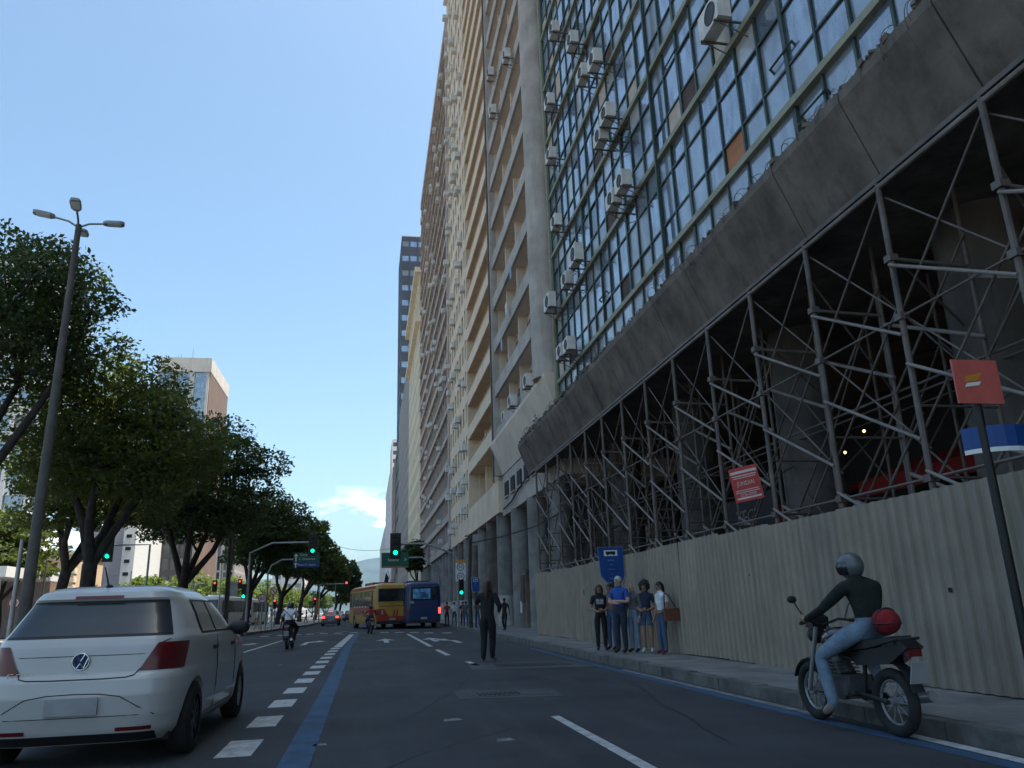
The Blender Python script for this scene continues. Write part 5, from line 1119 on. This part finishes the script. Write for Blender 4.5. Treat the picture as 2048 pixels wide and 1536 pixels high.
# --- motorcycles
def motorcycle(label, loc, rz, paint, name='motorcycle', lit=False):
    T = thing(name, label, 'motorcycle', loc, rz, scale=.94)
    for y_, nm in ((.30,'wheel'),(1.60,'wheel')):
        b = MB(); b.torus((0,y_,.31),.255,.055,(1,0,0),32,10); wl = b.build('wheel', rubber, T, smooth=50)
        b = MB(); b.torus((0,y_,.31),.205,.018,(1,0,0),28,6); b.cyl((-.06,y_,.31),(.06,y_,.31),.04,.04,12)
        for k in range(10): a = k*math.pi/5; b.tube([(0,y_,.31),(0,y_+.2*math.cos(a),.31+.2*math.sin(a))],.006,4)
        b.build('rim', silver, wl, smooth=50); b = MB(); b.cyl((.065,y_,.31),(.07,y_,.31),.11,.11,20); b.build('brake_disc', chrome, wl)
    b = MB()
    for sx in (-1,1): b.tube([(sx*.08,1.60,.31),(sx*.08,1.38,.84),(sx*.08,1.33,.98)],.024,8)
    b.build('fork', silver, T, smooth=50)
    b = MB(); b.tube([(0,1.34,.86),(0,1.15,.70),(0,.72,.66),(0,.2,.80)],.028,8); b.tube([(0,1.32,.8),(0,1.16,.36),(0,.75,.30),(0,.68,.64)],.024,8)
    for sx in (-1,1): b.tube([(sx*.07,.78,.36),(sx*.08,.3,.31)],.022,6)
    b.build('frame', plastic, T, smooth=50)
    b = MB(); b.box(-.13,.13,.78,1.15,.30,.52); b.cyl((0,1.0,.5),(0,1.1,.68),.10,.085,14); b.cyl((-.17,.9,.4),(.17,.9,.4),.12,.12,16)
    for k in range(4): b.obox((0,1.03+.012*k,.54+.035*k),(.24,.2,.01))
    b.build('engine', mat('engine_grey',(.10,.10,.105),.5,.2,6,metal=.4), T, smooth=40)
    b = MB(); b.ball((0,1.02,.84),(.15,.30,.15),16,10); b.build('tank', paint, T, smooth=60)
    b = MB(); b.prism([(.05,.84),(.3,.82),(.75,.76),(.85,.80),(.7,.86),(.35,.88),(.08,.92)], lambda p, k: (.11 if k else -.11, p[0], p[1])); b.build('seat', plastic, T)
    b = MB(); b.prism([(-.1,.82),(.2,.66),(.7,.62),(.78,.74),(.3,.81),(.0,.88)], lambda p, k: (.09 if k else -.09, p[0], p[1])); b.build('side_panel', paint, T)
    b = MB(); P = []
    for k in range(9): a = rad(20+16*k); P.append([(-.06,1.60+.335*math.cos(a),.31+.335*math.sin(a)),(0,1.60+.35*math.cos(a),.31+.35*math.sin(a)),(.06,1.60+.335*math.cos(a),.31+.335*math.sin(a))])
    b.grid(P); b.build('front_fender', paint, T, smooth=60)
    b = MB(); P = []
    for k in range(7): a = rad(75+15*k); P.append([(-.07,.30+.36*math.cos(a),.33+.36*math.sin(a)),(0,.30+.375*math.cos(a),.33+.375*math.sin(a)),(.07,.30+.36*math.cos(a),.33+.36*math.sin(a))])
    b.grid(P); b.build('rear_fender', plastic, T, smooth=60)
    b = MB(); b.tube([(-.36,1.16,1.03),(-.2,1.3,1.06),(0,1.32,1.0),(.2,1.3,1.06),(.36,1.16,1.03)],.014,8); b.build('handlebar', plastic, T, smooth=50)
    for sx in (-1,1):
        b = MB(); b.cyl((sx*.38,1.13,1.03),(sx*.27,1.22,1.045),.02,.02,10); b.build('grip', rubber, T); b = MB(); b.tube([(sx*.24,1.25,1.06),(sx*.32,1.27,1.2),(sx*.36,1.25,1.26)],.008,5); b.ball((sx*.38,1.25,1.28),(.06,.02,.04)); b.build('mirror', plastic, T)
        b = MB(); b.tube([(sx*.1,.74,.34),(sx*.24,.74,.33)],.015,6); b.build('foot_peg', plastic, T)
    b = MB(); b.ball((0,1.46,.9),(.1,.09,.1),14,10); b.build('headlamp', plastic, T, smooth=60); b = MB(); b.prism([(1.36,.95),(1.5,.98),(1.44,1.12),(1.34,1.08)], lambda p, k: (.1 if k else -.1, p[0], p[1])); b.build('cowl', paint, T)
    b = MB(); b.tube([(.12,1.12,.55),(.15,1.15,.3),(.16,.8,.24),(.17,.45,.30),(.18,.0,.38)],[.02,.022,.026,.045,.05],10); b.build('exhaust', silver, T, smooth=50)
    b = MB(); b.box(-.07,.07,-.08,-.03,.74,.82); b.build('tail_lamp', tail_on if lit else tail, T); b = MB(); b.obox((0,-.09,.60),(.18,.01,.2),Matrix.Rotation(.3,3,'X')); b.build('number_plate', plate_m, T)
    b = MB()
    for sx in (-1,1): b.tube([(sx*.12,.35,.82),(sx*.11,-.02,.9),(0,-.06,.9)],.012,6)
    b.build('grab_rail', plastic, T)
    return T
f_ = on_z(1655,1442); r_ = on_z(1800,1474); dv = (f_-r_); MR = math.atan2(-dv.x, dv.y)
m_black = mat('bike_black',(.015,.016,.018),.3,.1,5,coat=.4); m_blue = mat('bike_dark_blue',(.02,.035,.06),.3,.1,5,coat=.4)
MLOC = Vector((r_.x,r_.y,0))-Vector((-math.sin(MR)*.30,math.cos(MR)*.30,0))
M1 = motorcycle('black motorcycle riding along the right kerb, carrying a red bundle', tuple(MLOC), MR, m_black)
q = on_z(572,1300); M2LOC = (q.x,q.y-.1,0); M2 = motorcycle('dark motorcycle under the white-shirted rider in the left lanes', M2LOC, rad(-3), m_black)
q = on_z(744,1268); M3LOC = (q.x,q.y,0); M3 = motorcycle('dark motorcycle beside the yellow bus, under the red-shirted rider', M3LOC, rad(8), m_blue)
T = thing('red_bundle', 'bright red bundle strapped behind the rider on the kerbside motorcycle', 'bag', tuple(MLOC), MR)
b = MB(); b.ball((0,.24,.985),(.125,.13,.115),16,10); b.build('sack', mat('sack_red',(.20,.010,.014),.9,.3,8,bump=.8,bscale=25), T, smooth=60)
b = MB(); b.torus((0,.24,.985),.122,.008,(0,1,.2),24,6); b.torus((0,.24,.97),.128,.008,(0,0,1),24,6); b.build('strap', plastic, T)
# ------------------------------------------------------------------ people
SKIN = [mat('skin_light',(.42,.26,.19),.6,.06,8), mat('skin_tan',(.28,.155,.10),.6,.06,8), mat('skin_brown',(.13,.068,.045),.6,.06,8)]
def cloth(n, rgb): return mat('cloth_'+n, rgb, .9, .2, 7, bump=.9, bscale=13)
CB = cloth('black',(.014,.014,.016)); CG = cloth('grey',(.10,.105,.11)); CN = cloth('navy',(.02,.028,.05)); CJ = cloth('jeans',(.06,.095,.16)); CLJ = cloth('pale_jeans',(.15,.21,.28)); CBL = cloth('royal_blue',(.02,.075,.30)); CW = cloth('white',(.60,.61,.64)); CR = cloth('red',(.26,.02,.025)); CKG = cloth('dark_green',(.008,.014,.011)); CBR = cloth('brown',(.16,.10,.075)); CYE = cloth('yellow',(.70,.48,.06)); CK = cloth('khaki',(.35,.28,.2))
SH_D = mat('shoe_dark',(.02,.02,.022),.7); SH_W = mat('shoe_white',(.5,.5,.5),.7); SH_R = mat('shoe_maroon',(.10,.02,.03),.7); HAIR = mat('hair_black',(.012,.010,.009),.6,.3,30); HAIRB = mat('hair_brown',(.05,.03,.02),.6,.3,30); HAIRW = mat('hair_white',(.42,.42,.40),.7,.2,30)
BASE = dict(pelvis=(0,0,.97),waist=(0,0,1.12),chest=(0,.005,1.29),uchest=(0,-.005,1.41),neck=(0,.005,1.495),head0=(0,.02,1.565),head1=(0,.03,1.635),head2=(0,.02,1.705),
 shL=(-.175,-.01,1.415),shR=(.175,-.01,1.415),elL=(-.24,-.02,1.14),elR=(.24,-.02,1.14),wrL=(-.25,.06,.90),wrR=(.25,.06,.90),paL=(-.25,.09,.83),paR=(.25,.09,.83),
 hiL=(-.09,0,.91),hiR=(.09,0,.91),knL=(-.10,.03,.50),knR=(.10,.03,.50),anL=(-.10,0,.10),anR=(.10,0,.10),toL=(-.12,.16,.045),toR=(.12,.16,.045))
RADS = dict(pelvis=(.16,.115),waist=(.14,.105),chest=(.165,.115),uchest=(.135,.09),neck=(.056,.056),head0=(.068,.075),head1=(.078,.095),head2=(.064,.078),sh=(.068,.068),sl=(.056,.056),el=(.043,.043),wr=(.03,.03),pa=(.036,.022),hi=(.10,.10),kn=(.066,.066),an=(.048,.048),to=(.042,.034))
def person(label, loc, rotz, height, cl, pose=None, hair=(HAIR,'short'), skin=1, group=None, fingers=True, curl=None, build=1.0, helmet=None, arms_skin=True, shorts=False, shoe=SH_D, look=0.0):
    J = {k: Vector(v) for k, v in BASE.items()}
    for k, v in (pose or {}).items(): J[k] = Vector(v)
    s = height/1.77; vs, rs, es, lb = [], [], [], []; ix = {}
    def V(n, p, r): ix[n] = len(vs); vs.append(Vector(p)*s); rs.append((r[0]*s*build, r[1]*s*build)); return ix[n]
    def E(a, b, l): es.append((ix[a],ix[b])); lb.append(l)
    for n in ('pelvis','waist','chest','uchest','neck','head0','head1','head2'): V(n, J[n], RADS[n])
    V('belt', J['pelvis'].lerp(J['waist'],.45), (.15,.11))
    for a, b, l in (('pelvis','belt','pants'),('belt','waist','shirt'),('waist','chest','shirt'),('chest','uchest','shirt'),('uchest','neck','skin'),('neck','head0','skin'),('head0','head1','skin'),('head1','head2','skin')): E(a,b,l)
    fwd = (J['head1']-J['neck']); fd = Vector((0,1,0))
    V('nose', J['head1']+Vector((0,.105,-.012)), (.013,.013)); E('head1','nose','skin')
    for S_ in 'LR':
        V('sh'+S_, J['sh'+S_], RADS['sh']); V('sl'+S_, J['sh'+S_].lerp(J['el'+S_],.6), RADS['sl']); V('el'+S_, J['el'+S_], RADS['el']); V('wr'+S_, J['wr'+S_], RADS['wr']); V('pa'+S_, J['pa'+S_], RADS['pa'])
        E('uchest','sh'+S_,'shirt'); E('sh'+S_,'sl'+S_,'shirt'); ar = 'skin' if arms_skin else 'shirt'; E('sl'+S_,'el'+S_,ar); E('el'+S_,'wr'+S_,ar); E('wr'+S_,'pa'+S_,'skin')
        if fingers:
            d = (J['pa'+S_]-J['wr'+S_]).normalized(); sd_ = 1 if S_ == 'R' else -1; pn_ = Vector((-sd_,0,0)); side = d.cross(pn_).normalized(); cv = Vector(curl) if curl else pn_*.8+d*.3
            for q, (o_, l_) in enumerate(((-.027,.055),(-.009,.07),(.009,.074),(.026,.066))):
                f0 = J['pa'+S_]+d*.03+side*o_; f1 = f0+d*l_*.55; f2 = f1+(d*.6+cv*.5).normalized()*l_*.5
                V(f'f{q}a'+S_, f0, (.0105,.0105)); V(f'f{q}b'+S_, f1, (.0095,.0095)); V(f'f{q}c'+S_, f2, (.0075,.0075)); E('pa'+S_,f'f{q}a'+S_,'skin'); E(f'f{q}a'+S_,f'f{q}b'+S_,'skin'); E(f'f{q}b'+S_,f'f{q}c'+S_,'skin')
            t0 = J['pa'+S_]+side*(-.035)-d*.01; V('tha'+S_, t0, (.012,.012)); V('thb'+S_, t0-side*.025+d*.04, (.009,.009)); E('pa'+S_,'tha'+S_,'skin'); E('tha'+S_,'thb'+S_,'skin')
        V('hi'+S_, J['hi'+S_], RADS['hi']); V('th'+S_, J['hi'+S_].lerp(J['kn'+S_],.55), (.082,.082)); V('kn'+S_, J['kn'+S_], RADS['kn']); V('ca'+S_, J['kn'+S_].lerp(J['an'+S_],.4), (.062,.062)); V('an'+S_, J['an'+S_], RADS['an']); V('to'+S_, J['to'+S_], RADS['to'])
        lg = 'skin' if shorts else 'pants'; E('pelvis','hi'+S_,'pants'); E('hi'+S_,'th'+S_,'pants'); E('th'+S_,'kn'+S_,lg); E('kn'+S_,'ca'+S_,lg); E('ca'+S_,'an'+S_,lg); E('an'+S_,'to'+S_,'shoe')
    me = bpy.data.meshes.new('sk'); me.from_pydata(vs,es,[]); ob = bpy.data.objects.new('sk',me)
    sk = ob.modifiers.new('s','SKIN'); sk.use_smooth_shade = True; sk.branch_smoothing = .4
    lay = me.skin_vertices[0].data if me.skin_vertices else None
    if lay is None:
        bm_ = bmesh.new(); bm_.from_mesh(me); bm_.verts.layers.skin.verify(); bm_.to_mesh(me); bm_.free(); lay = me.skin_vertices[0].data
    for i, r_ in enumerate(rs): lay[i].radius = r_; lay[i].use_root = (i == 0)
    sub = ob.modifiers.new('u','SUBSURF'); sub.levels = 2; sub.render_levels = 2
    out = bake(ob); bpy.data.objects.remove(ob); out.name = 'person_body'
    mats_ = {'skin':SKIN[skin],'shirt':cl[0],'pants':cl[1],'shoe':shoe}; keys = list(mats_); out.materials.clear()
    for k in keys: out.materials.append(mats_[k])
    n = len(out.polygons); cen = np.empty(n*3); out.polygons.foreach_get('center',cen); cen = cen.reshape(-1,3); best = np.full(n,1e9); bi = np.zeros(n,int)
    for (a,b), l in zip(es,lb):
        A_, B_ = np.array(vs[a]), np.array(vs[b]); d = B_-A_; L2 = max(1e-9,d@d); t = np.clip(((cen-A_)@d)/L2,0,1); ra, rb = max(rs[a]), max(rs[b])
        dist = np.linalg.norm(cen-(A_+t[:,None]*d),axis=1)-(ra+(rb-ra)*t); u = dist < best; best[u] = dist[u]; bi[u] = keys.index(l)
    out.polygons.foreach_set('material_index', bi.astype(np.int32)); out.polygons.foreach_set('use_smooth',[True]*n)
    P = thing('person', label, 'person', loc, rotz, group, scale=.94 if helmet else 1.0); o = bpy.data.objects.new('body', out); col.objects.link(o); o.parent = P
    hc = J['head1']*s; up = (J['head2']-J['head0']).normalized()
    if helmet:
        b = MB(); b.ball(hc+Vector((0,-.005,.025))*s, Vector((.125,.145,.14))*s, 20, 14); h_ = b.build('helmet', helmet, P, smooth=60)
        RY = Matrix.Rotation(look,3,'Z'); b = MB(); Pp = []
        for j in range(5):
            ph = rad(-36+14*j); Pp.append([hc+(RY@Vector((.130*math.cos(ph)*math.sin(t_), .150*math.cos(ph)*math.cos(t_), .143*math.sin(ph)))+Vector((0,-.005,.02)))*s for t_ in [rad(-75+15*k) for k in range(11)]])
        b.grid(Pp); b.build('visor', g_car, h_, smooth=60)
    else:
        m_, st = hair; b = MB()
        b.ball(hc+Vector((0,-.022,.022))*s, Vector((.088,.098,.096))*s*(1.0 if st != 'afro' else 1.0), 16, 12, zmin=-.35)
        if st == 'afro':
            for k in range(26): a = k*2.4; z_ = 1-2*k/26; q_ = math.sqrt(1-z_*z_); b.ball(hc+Vector((.105*q_*math.cos(a), -.05+.09*q_*math.sin(a)*(.9 if math.sin(a) > 0 else 1.15), .02+.12*z_))*s, .055*s, 7, 5)
        if st in ('long','pony'): b.tube([hc+Vector((0,-.08,.03))*s, hc+Vector((0,-.12,-.08))*s, hc+Vector((.01,-.13,-.22))*s, hc+Vector((.01,-.12,-.30))*s],[.06*s,.07*s if st == 'long' else .045*s,.055*s if st == 'long' else .035*s,.02*s],10)
        if st == 'long':
            for sx in (-1,1): b.tube([hc+Vector((sx*.05,.0,.07))*s, hc+Vector((sx*.085,.0,-.02))*s, hc+Vector((sx*.09,-.01,-.16))*s],[.03*s,.035*s,.02*s],8)
        if st != 'bald': b.build('hair', m_, P, smooth=60)
        b = MB()
        for sx in (-1,1): b.ball(hc+Vector((sx*.03,.088,.012))*s, (.011*s,.008*s,.007*s), 8, 6)
        b.obox(hc+Vector((0,.088,.033))*s,(.09*s,.006*s,.006*s)); b.build('eyes', HAIR, P)
        b = MB(); b.ball(hc+Vector((0,.085,-.05))*s,(.022*s,.008*s,.006*s),8,5); b.build('mouth', mat('lips',(.25,.09,.08),.6), P)
        b = MB()
        for sx in (-1,1): b.ball(hc+Vector((sx*.08,.005,-.005))*s,(.012*s,.022*s,.032*s),8,6)
        b.build('ears', SKIN[skin], P, smooth=60)
    return P
def stand(fx, fy, tx, ty, z=.15):
    f = on_z(fx,fy,z); h = on_y(tx,ty,f.y).z-z; return (f.x,f.y,z), h
FOLD = dict(elL=(-.26,.03,1.15),elR=(.26,.03,1.15),wrL=(-.02,.20,1.17),wrR=(.02,.22,1.13),paL=(.06,.20,1.18),paR=(-.06,.22,1.12))
HOLD = dict(elL=(-.25,-.02,1.12),elR=(.25,-.02,1.12),wrL=(-.06,.20,1.03),wrR=(.07,.20,1.02),paL=(-.02,.24,1.05),paR=(.02,.24,1.05))
# man standing in the road, arm raised to his head
l, h = stand(977,1324,972,1158,0)
PH = dict(elL=(-.30,.12,1.22),wrL=(-.16,.16,1.45),paL=(-.13,.15,1.53),elR=(.30,-.06,1.16),wrR=(.22,.16,1.08),paR=(.19,.23,1.08),anL=(-.10,-.06,.10),toL=(-.14,.10,.045),anR=(.06,.10,.10),toR=(.10,.26,.045),knR=(.08,.1,.51))
person('person in black jacket and trousers standing on the road with one arm raised', l, rad(-25), h, (CB,CB), PH, (HAIRB,'long'), 1, arms_skin=False, build=1.22, shoe=mat('shoe_grey',(.22,.22,.22),.7))
# the queue by the hoarding
Q = []
l, h = stand(1205,1302,1202,1167); Q.append(person('person in black printed T-shirt and wide black trousers, leftmost in the queue', l, rad(165), h, (CB,CB), HOLD, (HAIRB,'long'), 1, build=1.05))
t_ = on_x(1199,1201,l[0]-.0); b = MB()
pr_ = Q[0]; b.box(-.09,.09,.118*h/1.77,.128*h/1.77,1.22*h/1.77,1.36*h/1.77); b.build('shirt_print', mat('print_grey',(.3,.3,.32),.8,.5,30), pr_)
l, h = stand(1226,1303,1223,1164); person('dark-haired person in brown vest between the black-clad one and the tall man', (l[0]+.1,l[1]+.25,l[2]), rad(120), h, (CBR,CJ), None, (HAIR,'short'), 1)
l, h = stand(1246,1307,1240,1150); person('tall white-haired person in royal blue polo shirt with folded arms in the queue', l, rad(130), h, (CBL,CN), FOLD, (HAIRW,'short'), 0, build=1.1)
l, h = stand(1273,1306,1263,1163); person('bald person in grey shirt and pale jeans in the queue', l, rad(120), h, (CG,CLJ), None, (HAIRB,'bald'), 0, build=1.05, arms_skin=False)
l, h = stand(1298,1306,1290,1162); person('person with big black curly hair in denim shorts in the queue', l, rad(150), h, (CN,CJ), HOLD, (HAIR,'afro'), 1, shorts=True, shoe=SH_W)
l, h = stand(1330,1309,1322,1161); WB = person('person in white T-shirt and dark jeans at the right end of the queue', l, rad(100), h, (CW,CJ), dict(elL=(-.25,-.05,1.15),wrL=(-.22,.14,1.0),paL=(-.2,.2,1.0)), (HAIR,'pony'), 1, shoe=SH_R)
T = thing('shoulder_bag', 'large brown shoulder bag carried by the white-shirted person in the queue', 'bag', l, rad(100)); s_ = h/1.77
b = MB(); b.prism([(-.24,.80),(.18,.80),(.22,1.08),(-.2,1.10)], lambda p, k: ((-.30 if k else -.42)*s_, p[0]*s_-.05, p[1]*s_)); b.build('body', mat('leather_brown',(.15,.06,.035),.5,.2,10), T)
b = MB(); b.tube([Vector((-.36,-.2,1.08))*s_,Vector((-.26,-.08,1.40))*s_,Vector((-.2,0,1.47))*s_,Vector((-.27,.06,1.38))*s_,Vector((-.36,.12,1.08))*s_],.014,6); b.build('strap', plastic, T)
# riders
RIDE = dict(pelvis=(0,.50,.99),waist=(0,.50,1.12),chest=(0,.545,1.28),uchest=(0,.575,1.40),neck=(0,.61,1.47),head0=(0,.65,1.52),head1=(0,.68,1.575),head2=(0,.67,1.645),shL=(-.18,.58,1.39),shR=(.18,.58,1.39),elL=(-.33,.80,1.17),elR=(.33,.80,1.17),wrL=(-.345,1.07,1.075),wrR=(.345,1.07,1.075),paL=(-.335,1.14,1.065),paR=(.335,1.14,1.065),hiL=(-.14,.57,.955),hiR=(.14,.57,.955),knL=(-.25,.99,.77),knR=(.25,.99,.77),anL=(-.19,.72,.42),anR=(.19,.72,.42),toL=(-.20,.88,.36),toR=(.20,.88,.36))
R1 = dict(RIDE); R1.update(knL=(-.27,1.02,.70),anL=(-.27,.90,.24),toL=(-.29,1.05,.15))
hel_g = mat('helmet_grey',(.085,.09,.10),.4,.15,4,coat=.3); hel_b = mat('helmet_black',(.02,.02,.022),.3,.1,4,coat=.4)
person('helmeted rider in dark green jacket and jeans on the kerbside motorcycle', tuple(MLOC), MR, 1.77, (CKG,CLJ), R1, helmet=hel_g, build=1.15, look=rad(55), arms_skin=False, curl=(0,.2,-1), shoe=mat('sandal_tan',(.25,.19,.16),.7))
person('rider in white shirt and black helmet with a strap across the back', M2LOC, rad(-3), 1.77, (CW,CB), RIDE, helmet=hel_b, curl=(0,.2,-1), build=1.12)
o = bpy.data.objects['person'+('' if False else '')] if False else None
rid = [x for x in col.objects if x.name.startswith('person') and x.get('label','').startswith('rider in white')][0]
b = MB(); b.tube([(-.19,.50,1.45),(-.12,.42,1.38),(.0,.40,1.27),(.13,.38,1.13),(.19,.44,1.02)],.013,6); b.build('strap', plastic, rid)
person('rider in red shirt and black helmet beside the yellow bus', M3LOC, rad(8), 1.72, (CR,CN), RIDE, helmet=hel_b, curl=(0,.2,-1))
# walkers on the right pavement and under the columns
WALK = dict(knL=(-.1,.14,.52),anL=(-.1,.16,.12),toL=(-.11,.32,.07),anR=(.1,-.2,.13),toR=(.11,-.06,.045),elL=(-.24,-.10,1.15),wrL=(-.24,-.08,.91),paL=(-.24,-.06,.84),wrR=(.25,.14,.93),paR=(.25,.19,.87))
def walker(label, fx, fy, tx, ty, rz, cl, hair=(HAIR,'short'), skin=1, **k):
    l, h = stand(fx,fy,tx,ty); h = max(1.5,min(1.85,h)); return person(label, l, rz, h, cl, WALK, hair, skin, fingers=False, **k)
walker('person in red shirt walking away past the dark columns', 894, 1254, 894, 1207, rad(-10), (CR,CB))
walker('person with a white back walking beside the red-shirted one', 909, 1252, 909, 1210, rad(5), (CW,CJ))
walker('person in dark clothes just behind the speed sign mast', 926, 1253, 926, 1212, rad(170), (CN,CB)); walker('person in grey walking left of the utility post', 932, 1254, 932, 1213, rad(0), (CG,CJ)); walker('person in brown shirt right of the utility post', 955, 1255, 955, 1208, rad(180), (CBR,CJ)); walker('person in black standing by the grey column right of the road figure', 1010, 1262, 1008, 1205, rad(150), (CB,CB), skin=2)
# people on the median and beyond
walker('person in white with bare arms walking on the median right of the white bus', 541, 1258, 540, 1222, rad(100), (CK,CW)); walker('person in pale clothes walking on the median left of the 60 sign', 514, 1260, 513, 1225, rad(80), (CW,CK)); walker('person in navy waiting near the turn ban sign', 566, 1256, 566, 1218, rad(60), (CN,CB)); walker('person in grey on the median near the far red signal', 612, 1247, 612, 1226, rad(80), (CG,CJ))
l, h = stand(10,1272,10,1214); person('person in yellow shirt at the far left edge by the shelter', (l[0],l[1],.15), rad(140), min(1.85,max(1.6,h)), (CYE,CB), WALK, (HAIR,'short'), 1, fingers=False)

bpy.data.scenes.remove(TMP)
# ------------------------------------------------------------------ air: thin haze out to the mountains
HZ = MB(); HZ.box(-8800,8800,-380,8300,-8,470); hz = HZ.build('haze', black_m); hz.data.materials.clear()
hm = bpy.data.materials.new('haze_air'); hm.use_nodes = True; n = hm.node_tree.nodes; n.clear(); om = n.new('ShaderNodeOutputMaterial'); pv = n.new('ShaderNodeVolumePrincipled')
pv.inputs['Color'].default_value = (.42,.7,1,1); pv.inputs['Density'].default_value = .00005; pv.inputs['Anisotropy'].default_value = .2; hm.node_tree.links.new(pv.outputs[0], om.inputs['Volume'])
hz.data.materials.append(hm); tag(hz, 'pale blue air haze over the avenue and hills', 'haze', kind='stuff')
